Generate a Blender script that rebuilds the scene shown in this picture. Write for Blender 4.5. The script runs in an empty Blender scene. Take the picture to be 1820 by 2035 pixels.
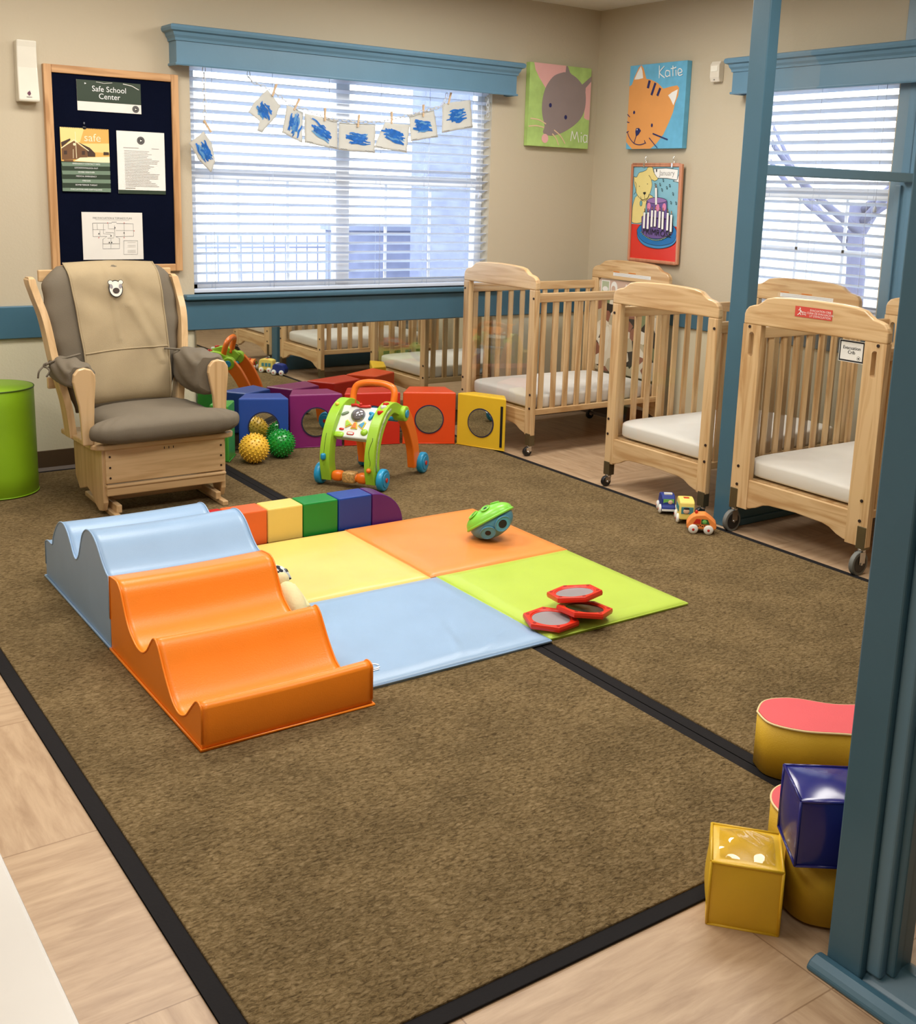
import bpy, bmesh, math, random
from mathutils import Vector, Matrix
random.seed(7)
C = bpy.context.scene.collection
PI = math.pi

# ---------------------------------------------------------------- camera, world, light, exposure
cd = bpy.data.cameras.new('camera'); cam = bpy.data.objects.new('camera', cd); C.objects.link(cam)
bpy.context.scene.camera = cam
yaw, pitch, roll = .62032852, .21113215, .03207386
f_ = Vector((math.sin(yaw)*math.cos(pitch), math.cos(yaw)*math.cos(pitch), -math.sin(pitch)))
r_ = Vector((math.cos(yaw), -math.sin(yaw), 0)); u_ = r_.cross(f_)
r2 = r_*math.cos(roll)+u_*math.sin(roll); u2 = -r_*math.sin(roll)+u_*math.cos(roll)
M = Matrix((r2, u2, -f_)).transposed().to_4x4(); M.translation = Vector((0, 0, 1.42))
cam.matrix_world = M
cd.sensor_fit = 'HORIZONTAL'; cd.sensor_width = 36; cd.lens = 2203.7/1820*36
cd.shift_x = -48.8/1820; cd.shift_y = -168.9/1820; cd.clip_start = .02; cd.clip_end = 200

w = bpy.data.worlds.new('world'); bpy.context.scene.world = w; w.use_nodes = True
bg = w.node_tree.nodes['Background']; bg.inputs[0].default_value = (.86, .93, 1, 1); bg.inputs[1].default_value = 6.5

vs = bpy.context.scene.view_settings
vs.view_transform = 'Standard'; vs.look = 'None'; vs.gamma = 1; vs.use_curve_mapping = False
vs.exposure = 0.0
bpy.context.scene.render.film_transparent = False

WY = 5.53; RX = 4.751; CZ = 2.522; LX = -2.6; FY = -2.6
K = 1.00545
def wz(z): return 1.42+(z-1.42)*K
LAMPS = [(3.3, 4.3), (1.3, 4.3), (3.1, 2.3), (1.1, 2.3), (-1.1, 3.2), (.3, .2)]
for i, (lx, ly) in enumerate(LAMPS):
    ld = bpy.data.lights.new('ceiling_lamp', 'AREA'); ld.shape = 'RECTANGLE'; ld.size = 1.16; ld.size_y = .56
    ld.energy = (36, 36, 30, 30, 26, 9)[i]; ld.color = (1, .955, .89)
    lo = bpy.data.objects.new('ceiling_lamp', ld); C.objects.link(lo); lo.location = (lx, ly, CZ-.03)

# ---------------------------------------------------------------- materials
def lin(c):
    return tuple((v/12.92 if v <= .04045 else ((v+.055)/1.055)**2.4) for v in (c[0]/255, c[1]/255, c[2]/255))
MC = {}
def mat(name, rgb, rough=.5, metal=0, bump=0, bscale=200, var=0, vscale=8, spec=.5, stretch=None, coat=0, trans=0):
    if name in MC: return MC[name]
    m = bpy.data.materials.new(name); m.use_nodes = True; n = m.node_tree.nodes; l = m.node_tree.links
    p = n['Principled BSDF']; c = lin(rgb)
    p.inputs['Base Color'].default_value = (*c, 1); p.inputs['Roughness'].default_value = rough
    p.inputs['Metallic'].default_value = metal; p.inputs['Specular IOR Level'].default_value = spec
    p.inputs['Coat Weight'].default_value = coat
    if trans: p.inputs['Transmission Weight'].default_value = trans
    tc = n.new('ShaderNodeTexCoord')
    mp = n.new('ShaderNodeMapping'); l.new(tc.outputs['Object'], mp.inputs[0])
    if stretch: mp.inputs['Scale'].default_value = stretch
    nz = n.new('ShaderNodeTexNoise'); nz.inputs['Scale'].default_value = vscale; nz.inputs['Detail'].default_value = 5
    l.new(mp.outputs[0], nz.inputs['Vector'])
    v = max(var, .03)
    mr = n.new('ShaderNodeMapRange'); mr.inputs[1].default_value = .3; mr.inputs[2].default_value = .7
    mr.inputs[3].default_value = 1-v; mr.inputs[4].default_value = 1+v
    l.new(nz.outputs[0], mr.inputs[0])
    mx = n.new('ShaderNodeVectorMath'); mx.operation = 'SCALE'; mx.inputs[0].default_value = c
    l.new(mr.outputs[0], mx.inputs['Scale']); l.new(mx.outputs[0], p.inputs['Base Color'])
    if bump:
        nb = n.new('ShaderNodeTexNoise'); nb.inputs['Scale'].default_value = bscale; nb.inputs['Detail'].default_value = 3
        l.new(mp.outputs[0] if stretch else tc.outputs['Object'], nb.inputs['Vector'])
        b = n.new('ShaderNodeBump'); b.inputs['Strength'].default_value = bump; b.inputs['Distance'].default_value = .002
        l.new(nb.outputs[0], b.inputs['Height']); l.new(b.outputs[0], p.inputs['Normal'])
    MC[name] = m; return m
def wood(name, a, b, axis='z', rough=.35):
    if name+axis in MC: return MC[name+axis]
    m = bpy.data.materials.new(name+'_'+axis); m.use_nodes = True; n = m.node_tree.nodes; l = m.node_tree.links
    p = n['Principled BSDF']; p.inputs['Roughness'].default_value = rough; p.inputs['Coat Weight'].default_value = .15
    tc = n.new('ShaderNodeTexCoord'); mp = n.new('ShaderNodeMapping'); l.new(tc.outputs['Object'], mp.inputs[0])
    s = {'x': (1.2, 16, 16), 'y': (16, 1.2, 16), 'z': (16, 16, 1.2)}[axis]; mp.inputs['Scale'].default_value = s
    nz = n.new('ShaderNodeTexNoise'); nz.inputs['Scale'].default_value = 1.6; nz.inputs['Detail'].default_value = 4; nz.inputs['Distortion'].default_value = 1.2
    l.new(mp.outputs[0], nz.inputs['Vector'])
    cr = n.new('ShaderNodeValToRGB'); e = cr.color_ramp.elements
    e[0].position = .35; e[0].color = (*lin(b), 1); e[1].position = .56; e[1].color = (*lin(a), 1)
    l.new(nz.outputs[0], cr.inputs[0]); l.new(cr.outputs[0], p.inputs['Base Color'])
    MC[name+axis] = m; return m
def nodes_mat(name):
    m = bpy.data.materials.new(name); m.use_nodes = True
    return m, m.node_tree.nodes, m.node_tree.links, m.node_tree.nodes['Principled BSDF']

def carpet_mat():
    m, n, l, p = nodes_mat('carpet_pile'); p.inputs['Roughness'].default_value = 1; p.inputs['Specular IOR Level'].default_value = .05
    tc = n.new('ShaderNodeTexCoord')
    a = n.new('ShaderNodeTexNoise'); a.inputs['Scale'].default_value = 130; a.inputs['Detail'].default_value = 5; a.inputs['Roughness'].default_value = .7; a.inputs['Distortion'].default_value = .6
    mp = n.new('ShaderNodeMapping'); mp.inputs['Rotation'].default_value = (0, 0, .6); mp.inputs['Scale'].default_value = (.55, 1.1, 1)
    b = n.new('ShaderNodeTexNoise'); b.inputs['Scale'].default_value = 5; b.inputs['Detail'].default_value = 6
    l.new(tc.outputs['Object'], mp.inputs[0]); l.new(mp.outputs[0], a.inputs['Vector']); l.new(tc.outputs['Object'], b.inputs['Vector'])
    cr = n.new('ShaderNodeValToRGB'); e = cr.color_ramp.elements
    e[0].position = .34; e[0].color = (*lin((76, 62, 42)), 1); e[1].position = .66; e[1].color = (*lin((142, 122, 90)), 1)
    k = e.new(.47); k.color = (*lin((112, 94, 64)), 1)
    l.new(a.outputs[0], cr.inputs[0])
    mr = n.new('ShaderNodeMapRange'); mr.inputs[1].default_value = .35; mr.inputs[2].default_value = .65; mr.inputs[3].default_value = .86; mr.inputs[4].default_value = 1.13
    l.new(b.outputs[0], mr.inputs[0])
    mx = n.new('ShaderNodeVectorMath'); mx.operation = 'SCALE'; l.new(cr.outputs[0], mx.inputs[0]); l.new(mr.outputs[0], mx.inputs['Scale'])
    l.new(mx.outputs[0], p.inputs['Base Color'])
    bu = n.new('ShaderNodeBump'); bu.inputs['Strength'].default_value = .9; bu.inputs['Distance'].default_value = .006
    l.new(a.outputs[0], bu.inputs['Height']); l.new(bu.outputs[0], p.inputs['Normal'])
    return m
def vinyl_mat():
    m, n, l, p = nodes_mat('vinyl_plank_floor'); p.inputs['Roughness'].default_value = .38
    tc = n.new('ShaderNodeTexCoord')
    # planks .46 m square tiles with the grain turned in every other one
    def comp(sx, sy):
        mp = n.new('ShaderNodeMapping'); mp.inputs['Scale'].default_value = (sx, sy, 1); l.new(tc.outputs['Object'], mp.inputs[0])
        nz = n.new('ShaderNodeTexNoise'); nz.inputs['Scale'].default_value = 3; nz.inputs['Detail'].default_value = 7; nz.inputs['Roughness'].default_value = .62; nz.inputs['Distortion'].default_value = .4
        l.new(mp.outputs[0], nz.inputs['Vector']); return nz
    a = comp(1.6, 11); b = comp(11, 1.6)
    ck = n.new('ShaderNodeTexChecker'); ck.inputs['Scale'].default_value = 1/.613
    ck.inputs[1].default_value = (0, 0, 0, 1); ck.inputs[2].default_value = (1, 1, 1, 1)
    mo = n.new('ShaderNodeMapping'); mo.inputs['Location'].default_value = (-.361+.613*8, -1.06+.613*8, .2); l.new(tc.outputs['Object'], mo.inputs[0]); l.new(mo.outputs[0], ck.inputs[0])
    mx = n.new('ShaderNodeMix'); mx.data_type = 'FLOAT'; l.new(ck.outputs['Color'], mx.inputs[0]); l.new(a.outputs[0], mx.inputs[2]); l.new(b.outputs[0], mx.inputs[3])
    cr = n.new('ShaderNodeValToRGB'); e = cr.color_ramp.elements
    e[0].position = .3; e[0].color = (*lin((162, 132, 102)), 1); e[1].position = .7; e[1].color = (*lin((198, 170, 138)), 1)
    l.new(mx.outputs[0], cr.inputs[0])
    br = n.new('ShaderNodeTexBrick'); br.offset = 0; br.inputs['Scale'].default_value = 1; br.inputs['Brick Width'].default_value = .613; br.inputs['Row Height'].default_value = .613
    br.inputs['Mortar Size'].default_value = .0016; br.inputs['Color1'].default_value = br.inputs['Color2'].default_value = (1, 1, 1, 1); br.inputs['Mortar'].default_value = (.62, .56, .5, 1)
    l.new(mo.outputs[0], br.inputs[0])
    mm = n.new('ShaderNodeVectorMath'); mm.operation = 'MULTIPLY'; l.new(cr.outputs[0], mm.inputs[0]); l.new(br.outputs[0], mm.inputs[1])
    l.new(mm.outputs[0], p.inputs['Base Color'])
    return m
def wall_mat():
    m, n, l, p = nodes_mat('two_tone_wall_paint'); p.inputs['Roughness'].default_value = .75
    tc = n.new('ShaderNodeTexCoord'); sp = n.new('ShaderNodeSeparateXYZ'); l.new(tc.outputs['Object'], sp.inputs[0])
    gt = n.new('ShaderNodeMath'); gt.operation = 'GREATER_THAN'; gt.inputs[1].default_value = .74; l.new(sp.outputs[2], gt.inputs[0])
    mx = n.new('ShaderNodeMix'); mx.data_type = 'RGBA'; mx.inputs[6].default_value = (*lin((206, 198, 172)), 1); mx.inputs[7].default_value = (*lin((194, 182, 158)), 1)
    l.new(gt.outputs[0], mx.inputs[0]); l.new(mx.outputs[2], p.inputs['Base Color'])
    nz = n.new('ShaderNodeTexNoise'); nz.inputs['Scale'].default_value = 90; nz.inputs['Detail'].default_value = 3; l.new(tc.outputs['Object'], nz.inputs['Vector'])
    b = n.new('ShaderNodeBump'); b.inputs['Strength'].default_value = .35; b.inputs['Distance'].default_value = .002
    l.new(nz.outputs[0], b.inputs['Height']); l.new(b.outputs[0], p.inputs['Normal'])
    return m
def glass_mat(name, tint=(1, 1, 1), refl=1.0):
    m = bpy.data.materials.new(name); m.use_nodes = True; n = m.node_tree.nodes; l = m.node_tree.links
    for x in list(n): n.remove(x)
    o = n.new('ShaderNodeOutputMaterial'); t = n.new('ShaderNodeBsdfTransparent'); t.inputs[0].default_value = (*tint, 1)
    g = n.new('ShaderNodeBsdfGlossy'); g.inputs['Roughness'].default_value = .02
    fr = n.new('ShaderNodeFresnel'); fr.inputs[0].default_value = 1.3
    ml = n.new('ShaderNodeMath'); ml.operation = 'MULTIPLY'; ml.inputs[1].default_value = refl; l.new(fr.outputs[0], ml.inputs[0])
    mx = n.new('ShaderNodeMixShader'); l.new(ml.outputs[0], mx.inputs[0]); l.new(t.outputs[0], mx.inputs[1]); l.new(g.outputs[0], mx.inputs[2]); l.new(mx.outputs[0], o.inputs[0])
    return m
def fabric_print_mat():
    m, n, l, p = nodes_mat('safari_print_panel'); p.inputs['Roughness'].default_value = .6
    tc = n.new('ShaderNodeTexCoord'); v = n.new('ShaderNodeTexVoronoi'); v.inputs['Scale'].default_value = 16; l.new(tc.outputs['Object'], v.inputs['Vector'])
    cr = n.new('ShaderNodeValToRGB'); cr.color_ramp.interpolation = 'CONSTANT'; e = cr.color_ramp.elements
    sx = n.new('ShaderNodeSeparateColor'); l.new(v.outputs['Color'], sx.inputs[0]); l.new(sx.outputs[0], cr.inputs[0])
    cols = [(0, (225, 215, 195)), (.25, (48, 42, 36)), (.42, (190, 178, 150)), (.58, (150, 100, 80)), (.7, (232, 226, 210)), (.86, (130, 140, 100))]
    e[0].position = 0; e[0].color = (*lin(cols[0][1]), 1); e[1].position = cols[1][0]; e[1].color = (*lin(cols[1][1]), 1)
    for q, c in cols[2:]: k = e.new(q); k.color = (*lin(c), 1)
    l.new(cr.outputs[0], p.inputs['Base Color']); return m
def emis(name, col, s):
    m = bpy.data.materials.new(name); m.use_nodes = True; p = m.node_tree.nodes['Principled BSDF']
    p.inputs['Base Color'].default_value = (.8, .8, .8, 1); p.inputs['Emission Color'].default_value = (*col, 1); p.inputs['Emission Strength'].default_value = s
    return m

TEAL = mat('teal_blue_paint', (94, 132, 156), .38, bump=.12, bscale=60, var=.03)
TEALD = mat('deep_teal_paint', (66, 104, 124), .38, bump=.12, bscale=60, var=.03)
WHITE = mat('white_vinyl', (232, 234, 236), .4)
SLAT = mat('blind_white', (208, 217, 233), .45)
CEIL = mat('ceiling_paint', (225, 220, 208), .9, bump=.5, bscale=120)
BASE = mat('brown_vinyl_base', (78, 60, 42), .4)
VIN = lambda n, c, r=.33: mat(n, c, r, bump=.18, bscale=260, var=.02, spec=.45)
M_OR = VIN('orange_vinyl', (244, 136, 30)); M_BL = VIN('powder_blue_vinyl', (146, 176, 208))
M_YE = VIN('pale_yellow_vinyl', (234, 204, 112)); M_LI = VIN('lime_vinyl', (184, 210, 82)); M_RED = VIN('red_vinyl', (190, 32, 34))
M_OR2 = VIN('coral_orange_vinyl', (226, 100, 44)); M_GR = VIN('green_vinyl', (16, 132, 50)); M_RB = VIN('royal_blue_vinyl', (18, 62, 150)); M_PU = VIN('purple_vinyl', (82, 28, 110))
M_MO = VIN('mat_orange_vinyl', (240, 148, 74))
M_GRN = VIN('leaf_green_vinyl', (72, 158, 58)); M_BCU = VIN('cobalt_vinyl', (40, 76, 160)); M_PUR = VIN('plum_vinyl', (128, 36, 102)); M_RCU = VIN('brick_red_vinyl', (196, 44, 28)); M_ORC = VIN('red_orange_vinyl', (222, 74, 26)); M_YCU = VIN('golden_vinyl', (226, 184, 44))
M_NAVY = mat('glossy_navy_vinyl', (30, 34, 120), .18, spec=.6); M_BEAN = mat('mustard_canvas', (206, 166, 36), .6, bump=.3, bscale=300); M_CORAL = mat('coral_canvas', (226, 88, 94), .6, bump=.3, bscale=300)
PIPE = mat('cream_piping', (236, 214, 160), .5)
M_CYL = VIN('lime_cylinder_vinyl', (140, 186, 28), .42)
WA, WB = (217, 185, 139), (190, 150, 102)
def W_(ax): return wood('maple', WA, WB, ax)
def WO(ax): return wood('oak_frame', (205, 160, 112), (176, 130, 84), ax, .45)
def WG(ax): return wood('glider_beech', (214, 180, 134), (196, 160, 114), ax, .35)
ACR = glass_mat('clear_acrylic', (.985, .985, .98), .22)
GLASS = glass_mat('window_glass', (.96, .98, 1), .7)
MIR = mat('mirror_silver', (225, 228, 222), .015, metal=1)
ALU = mat('brushed_aluminium', (190, 190, 190), .3, metal=1)
CHR = mat('chrome', (200, 200, 200), .15, metal=1)
DKM = mat('dark_bracket_metal', (112, 102, 78), .35, metal=.7)
BLK = mat('black_plastic', (22, 22, 24), .4); BOLT = mat('dark_bolt', (36, 20, 16), .5)
TIRE = mat('grey_rubber', (110, 112, 108), .6)
SHEET = mat('white_crib_sheet', (228, 226, 220), .9, bump=.4, bscale=40, var=.03)
TAUPE = mat('taupe_cushion_fabric', (112, 102, 86), .85, bump=.5, bscale=500, var=.06)
COVER = mat('khaki_slipcover_linen', (166, 148, 116), .9, bump=.5, bscale=400, var=.07)
PAPER = mat('paper_white', (232, 228, 220), .7)
INK = mat('black_ink', (30, 30, 34), .7); NAVYF = mat('navy_felt', (9, 14, 32), .95, spec=.05, bump=.4, bscale=600, var=.1)

# ---------------------------------------------------------------- mesh helpers
class MB:
    def __init__(s): s.v = []; s.f = []; s.mi = []; s.sm = []
    def add(s, vs, fs, m=0, sm=False):
        o = len(s.v); s.v += [tuple(v) for v in vs]
        for f in fs: s.f.append(tuple(i+o for i in f)); s.mi.append(m); s.sm.append(sm)
        return s
    def box(s, a, b, m=0, M_=None):
        x0, y0, z0 = a; x1, y1, z1 = b
        vs = [Vector(q) for q in ((x0, y0, z0), (x1, y0, z0), (x1, y1, z0), (x0, y1, z0), (x0, y0, z1), (x1, y0, z1), (x1, y1, z1), (x0, y1, z1))]
        if M_ is not None: vs = [M_ @ q for q in vs]
        return s.add(vs, [(0, 3, 2, 1), (4, 5, 6, 7), (0, 1, 5, 4), (1, 2, 6, 5), (2, 3, 7, 6), (3, 0, 4, 7)], m)
    def cyl(s, p, q, r, r1=None, n=20, m=0, cap=True):
        p = Vector(p); q = Vector(q); r1 = r if r1 is None else r1
        d = (q-p).normalized(); a = d.orthogonal().normalized(); b = d.cross(a)
        vs = []
        for c, rr in ((p, r), (q, r1)):
            for i in range(n):
                t = 2*PI*i/n; vs.append(c+a*math.cos(t)*rr+b*math.sin(t)*rr)
        s.add(vs, [(i, (i+1) % n, n+(i+1) % n, n+i) for i in range(n)], m, True)
        if cap: s.add(vs[:n], [tuple(reversed(range(n)))], m); s.add(vs[n:], [tuple(range(n))], m)
        return s
    def tube(s, pts, r, n=10, m=0, closed=False, flat=1.0):
        pts = [Vector(p) for p in pts]; N = len(pts); rings = []; up = None
        for i, p in enumerate(pts):
            if closed: d = pts[(i+1) % N]-pts[i-1]
            else: d = pts[min(i+1, N-1)]-pts[max(i-1, 0)]
            d.normalize()
            if up is None: up = d.orthogonal().normalized()
            up = (up-d*up.dot(d)).normalized(); b = d.cross(up)
            rr = r[i] if isinstance(r, (list, tuple)) else r
            rings.append([p+up*math.cos(2*PI*k/n)*rr+b*math.sin(2*PI*k/n)*rr*flat for k in range(n)])
        vs = [v for g in rings for v in g]; fs = []
        for i in range(N if closed else N-1):
            j = (i+1) % N
            for k in range(n): fs.append((i*n+k, i*n+(k+1) % n, j*n+(k+1) % n, j*n+k))
        s.add(vs, fs, m, True)
        if not closed: s.add(rings[0], [tuple(reversed(range(n)))], m); s.add(rings[-1], [tuple(range(n))], m)
        return s
    def prism(s, poly, fn, m=0, sm=False):
        # poly: list of 2-D points, fn(u,v,k) -> 3-D with k 0/1 for the two sides
        n = len(poly); vs = [fn(u, v, 0) for u, v in poly]+[fn(u, v, 1) for u, v in poly]
        s.add(vs, [tuple(range(n)), tuple(reversed(range(n, 2*n)))], m)
        s.add(vs, [(i, n+i, n+(i+1) % n, (i+1) % n) for i in range(n)], m, sm)
        return s
    def lathe(s, prof, c=(0, 0, 0), n=32, m=0, M_=None):
        vs = []
        for r, z in prof:
            for i in range(n):
                v = Vector((r*math.cos(2*PI*i/n), r*math.sin(2*PI*i/n), z)); v = (M_ @ v) if M_ is not None else v
                vs.append(v+Vector(c))
        fs = [(a*n+i, a*n+(i+1) % n, (a+1)*n+(i+1) % n, (a+1)*n+i) for a in range(len(prof)-1) for i in range(n)]
        return s.add(vs, fs, m, True)
    def ball(s, c, r, n=24, m=0, M_=None):
        if not isinstance(r, (tuple, list)): r = (r, r, r)
        k = n//2; c = Vector(c); vs = []
        for a in range(k+1):
            t = PI*a/k
            for i in range(n):
                v = Vector((r[0]*math.sin(t)*math.cos(2*PI*i/n), r[1]*math.sin(t)*math.sin(2*PI*i/n), r[2]*math.cos(t)))
                vs.append(c+((M_ @ v) if M_ is not None else v))
        fs = [(a*n+i, (a+1)*n+i, (a+1)*n+(i+1) % n, a*n+(i+1) % n) for a in range(k) for i in range(n)]
        return s.add(vs, fs, m, True)
    def superbox(s, c, h, e=.35, n=32, m=0, M_=None, ez=None):
        # pillow-like superellipsoid
        ez = e if ez is None else ez
        def sg(x, p): return math.copysign(abs(x)**p, x)
        k = n//2; c = Vector(c); vs = []
        for a in range(k+1):
            t = PI*a/k-PI/2
            for i in range(n):
                q = 2*PI*i/n
                v = Vector((h[0]*sg(math.cos(t), ez)*sg(math.cos(q), e), h[1]*sg(math.cos(t), ez)*sg(math.sin(q), e), h[2]*sg(math.sin(t), ez)))
                vs.append(c+((M_ @ v) if M_ is not None else v))
        fs = [(a*n+i, a*n+(i+1) % n, (a+1)*n+(i+1) % n, (a+1)*n+i) for a in range(k) for i in range(n)]
        return s.add(vs, fs, m, True)
    def grid(s, fn, nu, nv, m=0, sm=True):
        vs = [fn(i/nu, j/nv) for j in range(nv+1) for i in range(nu+1)]
        return s.add(vs, [(j*(nu+1)+i, j*(nu+1)+i+1, (j+1)*(nu+1)+i+1, (j+1)*(nu+1)+i) for j in range(nv) for i in range(nu)], m, sm)
    def build(s, name, mats, parent=None, bev=0, seg=2, solid=0, subs=0):
        me = bpy.data.meshes.new(name); me.from_pydata(s.v, [], s.f); me.update()
        mats = mats if isinstance(mats, (list, tuple)) else [mats]
        for x in mats: me.materials.append(x)
        me.polygons.foreach_set('material_index', s.mi); me.polygons.foreach_set('use_smooth', s.sm)
        bm = bmesh.new(); bm.from_mesh(me); bmesh.ops.remove_doubles(bm, verts=bm.verts, dist=1e-6)
        bmesh.ops.dissolve_degenerate(bm, dist=1e-7, edges=bm.edges)
        if not solid: bmesh.ops.recalc_face_normals(bm, faces=bm.faces)
        bm.to_mesh(me); bm.free()
        o = bpy.data.objects.new(name, me); C.objects.link(o)
        if parent is not None: o.parent = parent
        if solid: q = o.modifiers.new('thickness', 'SOLIDIFY'); q.thickness = solid; q.offset = 0
        if bev:
            q = o.modifiers.new('bevel', 'BEVEL'); q.width = bev; q.segments = seg; q.limit_method = 'ANGLE'; q.angle_limit = .6; q.harden_normals = False
        if subs: q = o.modifiers.new('subd', 'SUBSURF'); q.levels = subs; q.render_levels = subs
        return o
def tag(o, label, cat, group=None, kind=None):
    o['label'] = label; o['category'] = cat
    if group: o['group'] = group
    if kind: o['kind'] = kind
    return o
def struct(o): o['kind'] = 'structure'; return o
def thing(name, label, cat, loc=(0, 0, 0), rz=0, group=None):
    o = bpy.data.objects.new(name, None); C.objects.link(o); o.location = loc; o.rotation_euler = (0, 0, rz); o.empty_display_size = .05
    return tag(o, label, cat, group)
def copy_tree(o, parent=None):
    kids = list(o.children); c = o.copy(); C.objects.link(c); c.parent = parent
    for k in kids: copy_tree(k, c)
    return c
def bspl(pts, n=8):
    # Catmull-Rom through points (any dimension), returns list
    out = []; P = [tuple(p) for p in pts]
    for i in range(len(P)-1):
        p0 = P[max(i-1, 0)]; p1 = P[i]; p2 = P[i+1]; p3 = P[min(i+2, len(P)-1)]
        for k in range(n):
            t = k/n
            out.append(tuple(.5*((2*b)+(-a+c)*t+(2*a-5*b+4*c-d)*t*t+(-a+3*b-3*c+d)*t**3) for a, b, c, d in zip(p0, p1, p2, p3)))
    out.append(P[-1]); return out
TX = {}
def textgeo(s, spacing=1.0):
    key = (s, spacing)
    if key in TX: return TX[key]
    cu = bpy.data.curves.new('t', 'FONT'); cu.body = s; cu.size = 1; cu.align_x = 'CENTER'; cu.resolution_u = 3; cu.space_line = .95; cu.space_character = spacing
    o = bpy.data.objects.new('t', cu); C.objects.link(o); dg = bpy.context.evaluated_depsgraph_get(); dg.update()
    me = bpy.data.meshes.new_from_object(o.evaluated_get(dg))
    g = ([v.co[:2] for v in me.vertices], [tuple(p.vertices) for p in me.polygons])
    bpy.data.objects.remove(o); bpy.data.curves.remove(cu); bpy.data.meshes.remove(me)
    TX[key] = g; return g
class Art:
    # flat printed shapes on a rectangle; u right, v up in metres from lower left corner
    def __init__(s, O, U, V, step=.00012):
        s.O = Vector(O); s.U = Vector(U).normalized(); s.V = Vector(V).normalized(); s.N = s.U.cross(s.V); s.k = 1; s.step = step; s.mb = MB(); s.ms = []
    def p(s, u, v): return s.O+s.U*u+s.V*v+s.N*s.k*s.step
    def mi(s, m):
        if m not in s.ms: s.ms.append(m)
        return s.ms.index(m)
    def poly(s, pts, m):
        vs = [s.p(*q) for q in pts]; s.mb.add(vs, [tuple(range(len(vs)))], s.mi(m)); s.k += 1
    def rect(s, u0, v0, u1, v1, m): s.poly([(u0, v0), (u1, v0), (u1, v1), (u0, v1)], m)
    def ell(s, u, v, a, b, m, rot=0, n=28):
        c, q = math.cos(rot), math.sin(rot)
        s.poly([(u+a*math.cos(t)*c-b*math.sin(t)*q, v+a*math.cos(t)*q+b*math.sin(t)*c) for t in [2*PI*i/n for i in range(n)]], m)
    def line(s, pts, wd, m):
        L = []; R = []
        for i, q in enumerate(pts):
            a = pts[max(i-1, 0)]; b = pts[min(i+1, len(pts)-1)]; d = Vector((b[0]-a[0], b[1]-a[1])); d.normalize()
            L.append((q[0]-d.y*wd/2, q[1]+d.x*wd/2)); R.append((q[0]+d.y*wd/2, q[1]-d.x*wd/2))
        vs = [s.p(*q) for q in L+R]; n = len(pts)
        s.mb.add(vs, [(i, n+i, n+i+1, i+1) for i in range(n-1)], s.mi(m)); s.k += 1
    def text(s, t, u, v, size, m, rot=0, sx=1, spacing=1.0):
        vs, fs = textgeo(t, spacing); c, q = math.cos(rot), math.sin(rot)
        s.mb.add([s.p(u+(x*sx*c-y*q)*size, v+(x*sx*q+y*c)*size) for x, y in vs], fs, s.mi(m)); s.k += 1
    def build(s, name, parent):
        me = bpy.data.meshes.new(name); me.from_pydata(s.mb.v, [], s.mb.f)
        for x in s.ms: me.materials.append(x)
        me.polygons.foreach_set('material_index', s.mb.mi); me.update()
        o = bpy.data.objects.new(name, me); C.objects.link(o); o.parent = parent; return o

# ================================================================ ROOM SHELL
T = .16
fl = struct(MB().box((LX, FY, -.05), (RX+.16, WY+.16, 0)).build('floor', vinyl_mat()))
struct(MB().box((LX, FY, CZ), (RX+.16, WY+.16, CZ+.05)).build('ceiling', CEIL))
WM = wall_mat()
WX0, WX1, WZ0, WZ1 = 2.10, 3.945, .845, 2.10        # back window opening
RY0, RY1 = 3.345, 4.25                             # right window opening
b = MB(); b.box((LX, WY, 0), (WX0, WY+T, CZ)); b.box((WX1, WY, 0), (RX+T, WY+T, CZ)); b.box((WX0, WY, 0), (WX1, WY+T, WZ0)); b.box((WX0, WY, WZ1), (WX1, WY+T, CZ))
struct(b.build('wall_back', WM))
b = MB(); b.box((RX, FY, 0), (RX+T, RY0, CZ)); b.box((RX, RY1, 0), (RX+T, WY, CZ)); b.box((RX, RY0, 0), (RX+T, RY1, WZ0)); b.box((RX, RY0, WZ1), (RX+T, RY1, CZ))
struct(b.build('wall_right', WM))
struct(MB().box((LX-T, FY, 0), (LX, WY, CZ)).build('wall_left', WM))
struct(MB().box((LX, FY-T, 0), (RX, FY, CZ)).build('wall_front', WM))
def base(name, a, b_, ax):
    # coved rubber base with a toe
    pr = [(0, 0), (.018, 0), (.012, .008), (.005, .018), (.004, .1), (0, .102)]
    if ax == 'x': fn = lambda u, v, k: Vector(((a, b_)[k], WY-u, v))
    else: fn = lambda u, v, k: Vector((RX-u, (a, b_)[k], v))
    return struct(MB().prism(pr, fn).build(name, BASE))
base('baseboard_back', LX, RX, 'x'); base('baseboard_right', FY, WY-.02, 'y')
def rail_prof(t=.018): return [(0, .664), (t-.004, .664), (t, .668), (t, .812), (t-.004, .817), (0, .817)]
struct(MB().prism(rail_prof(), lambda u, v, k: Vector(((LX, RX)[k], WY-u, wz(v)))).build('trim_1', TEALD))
struct(MB().prism(rail_prof(), lambda u, v, k: Vector((RX-u, (FY, WY-.02)[k], wz(v)))).build('trim_2', TEALD))

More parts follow.
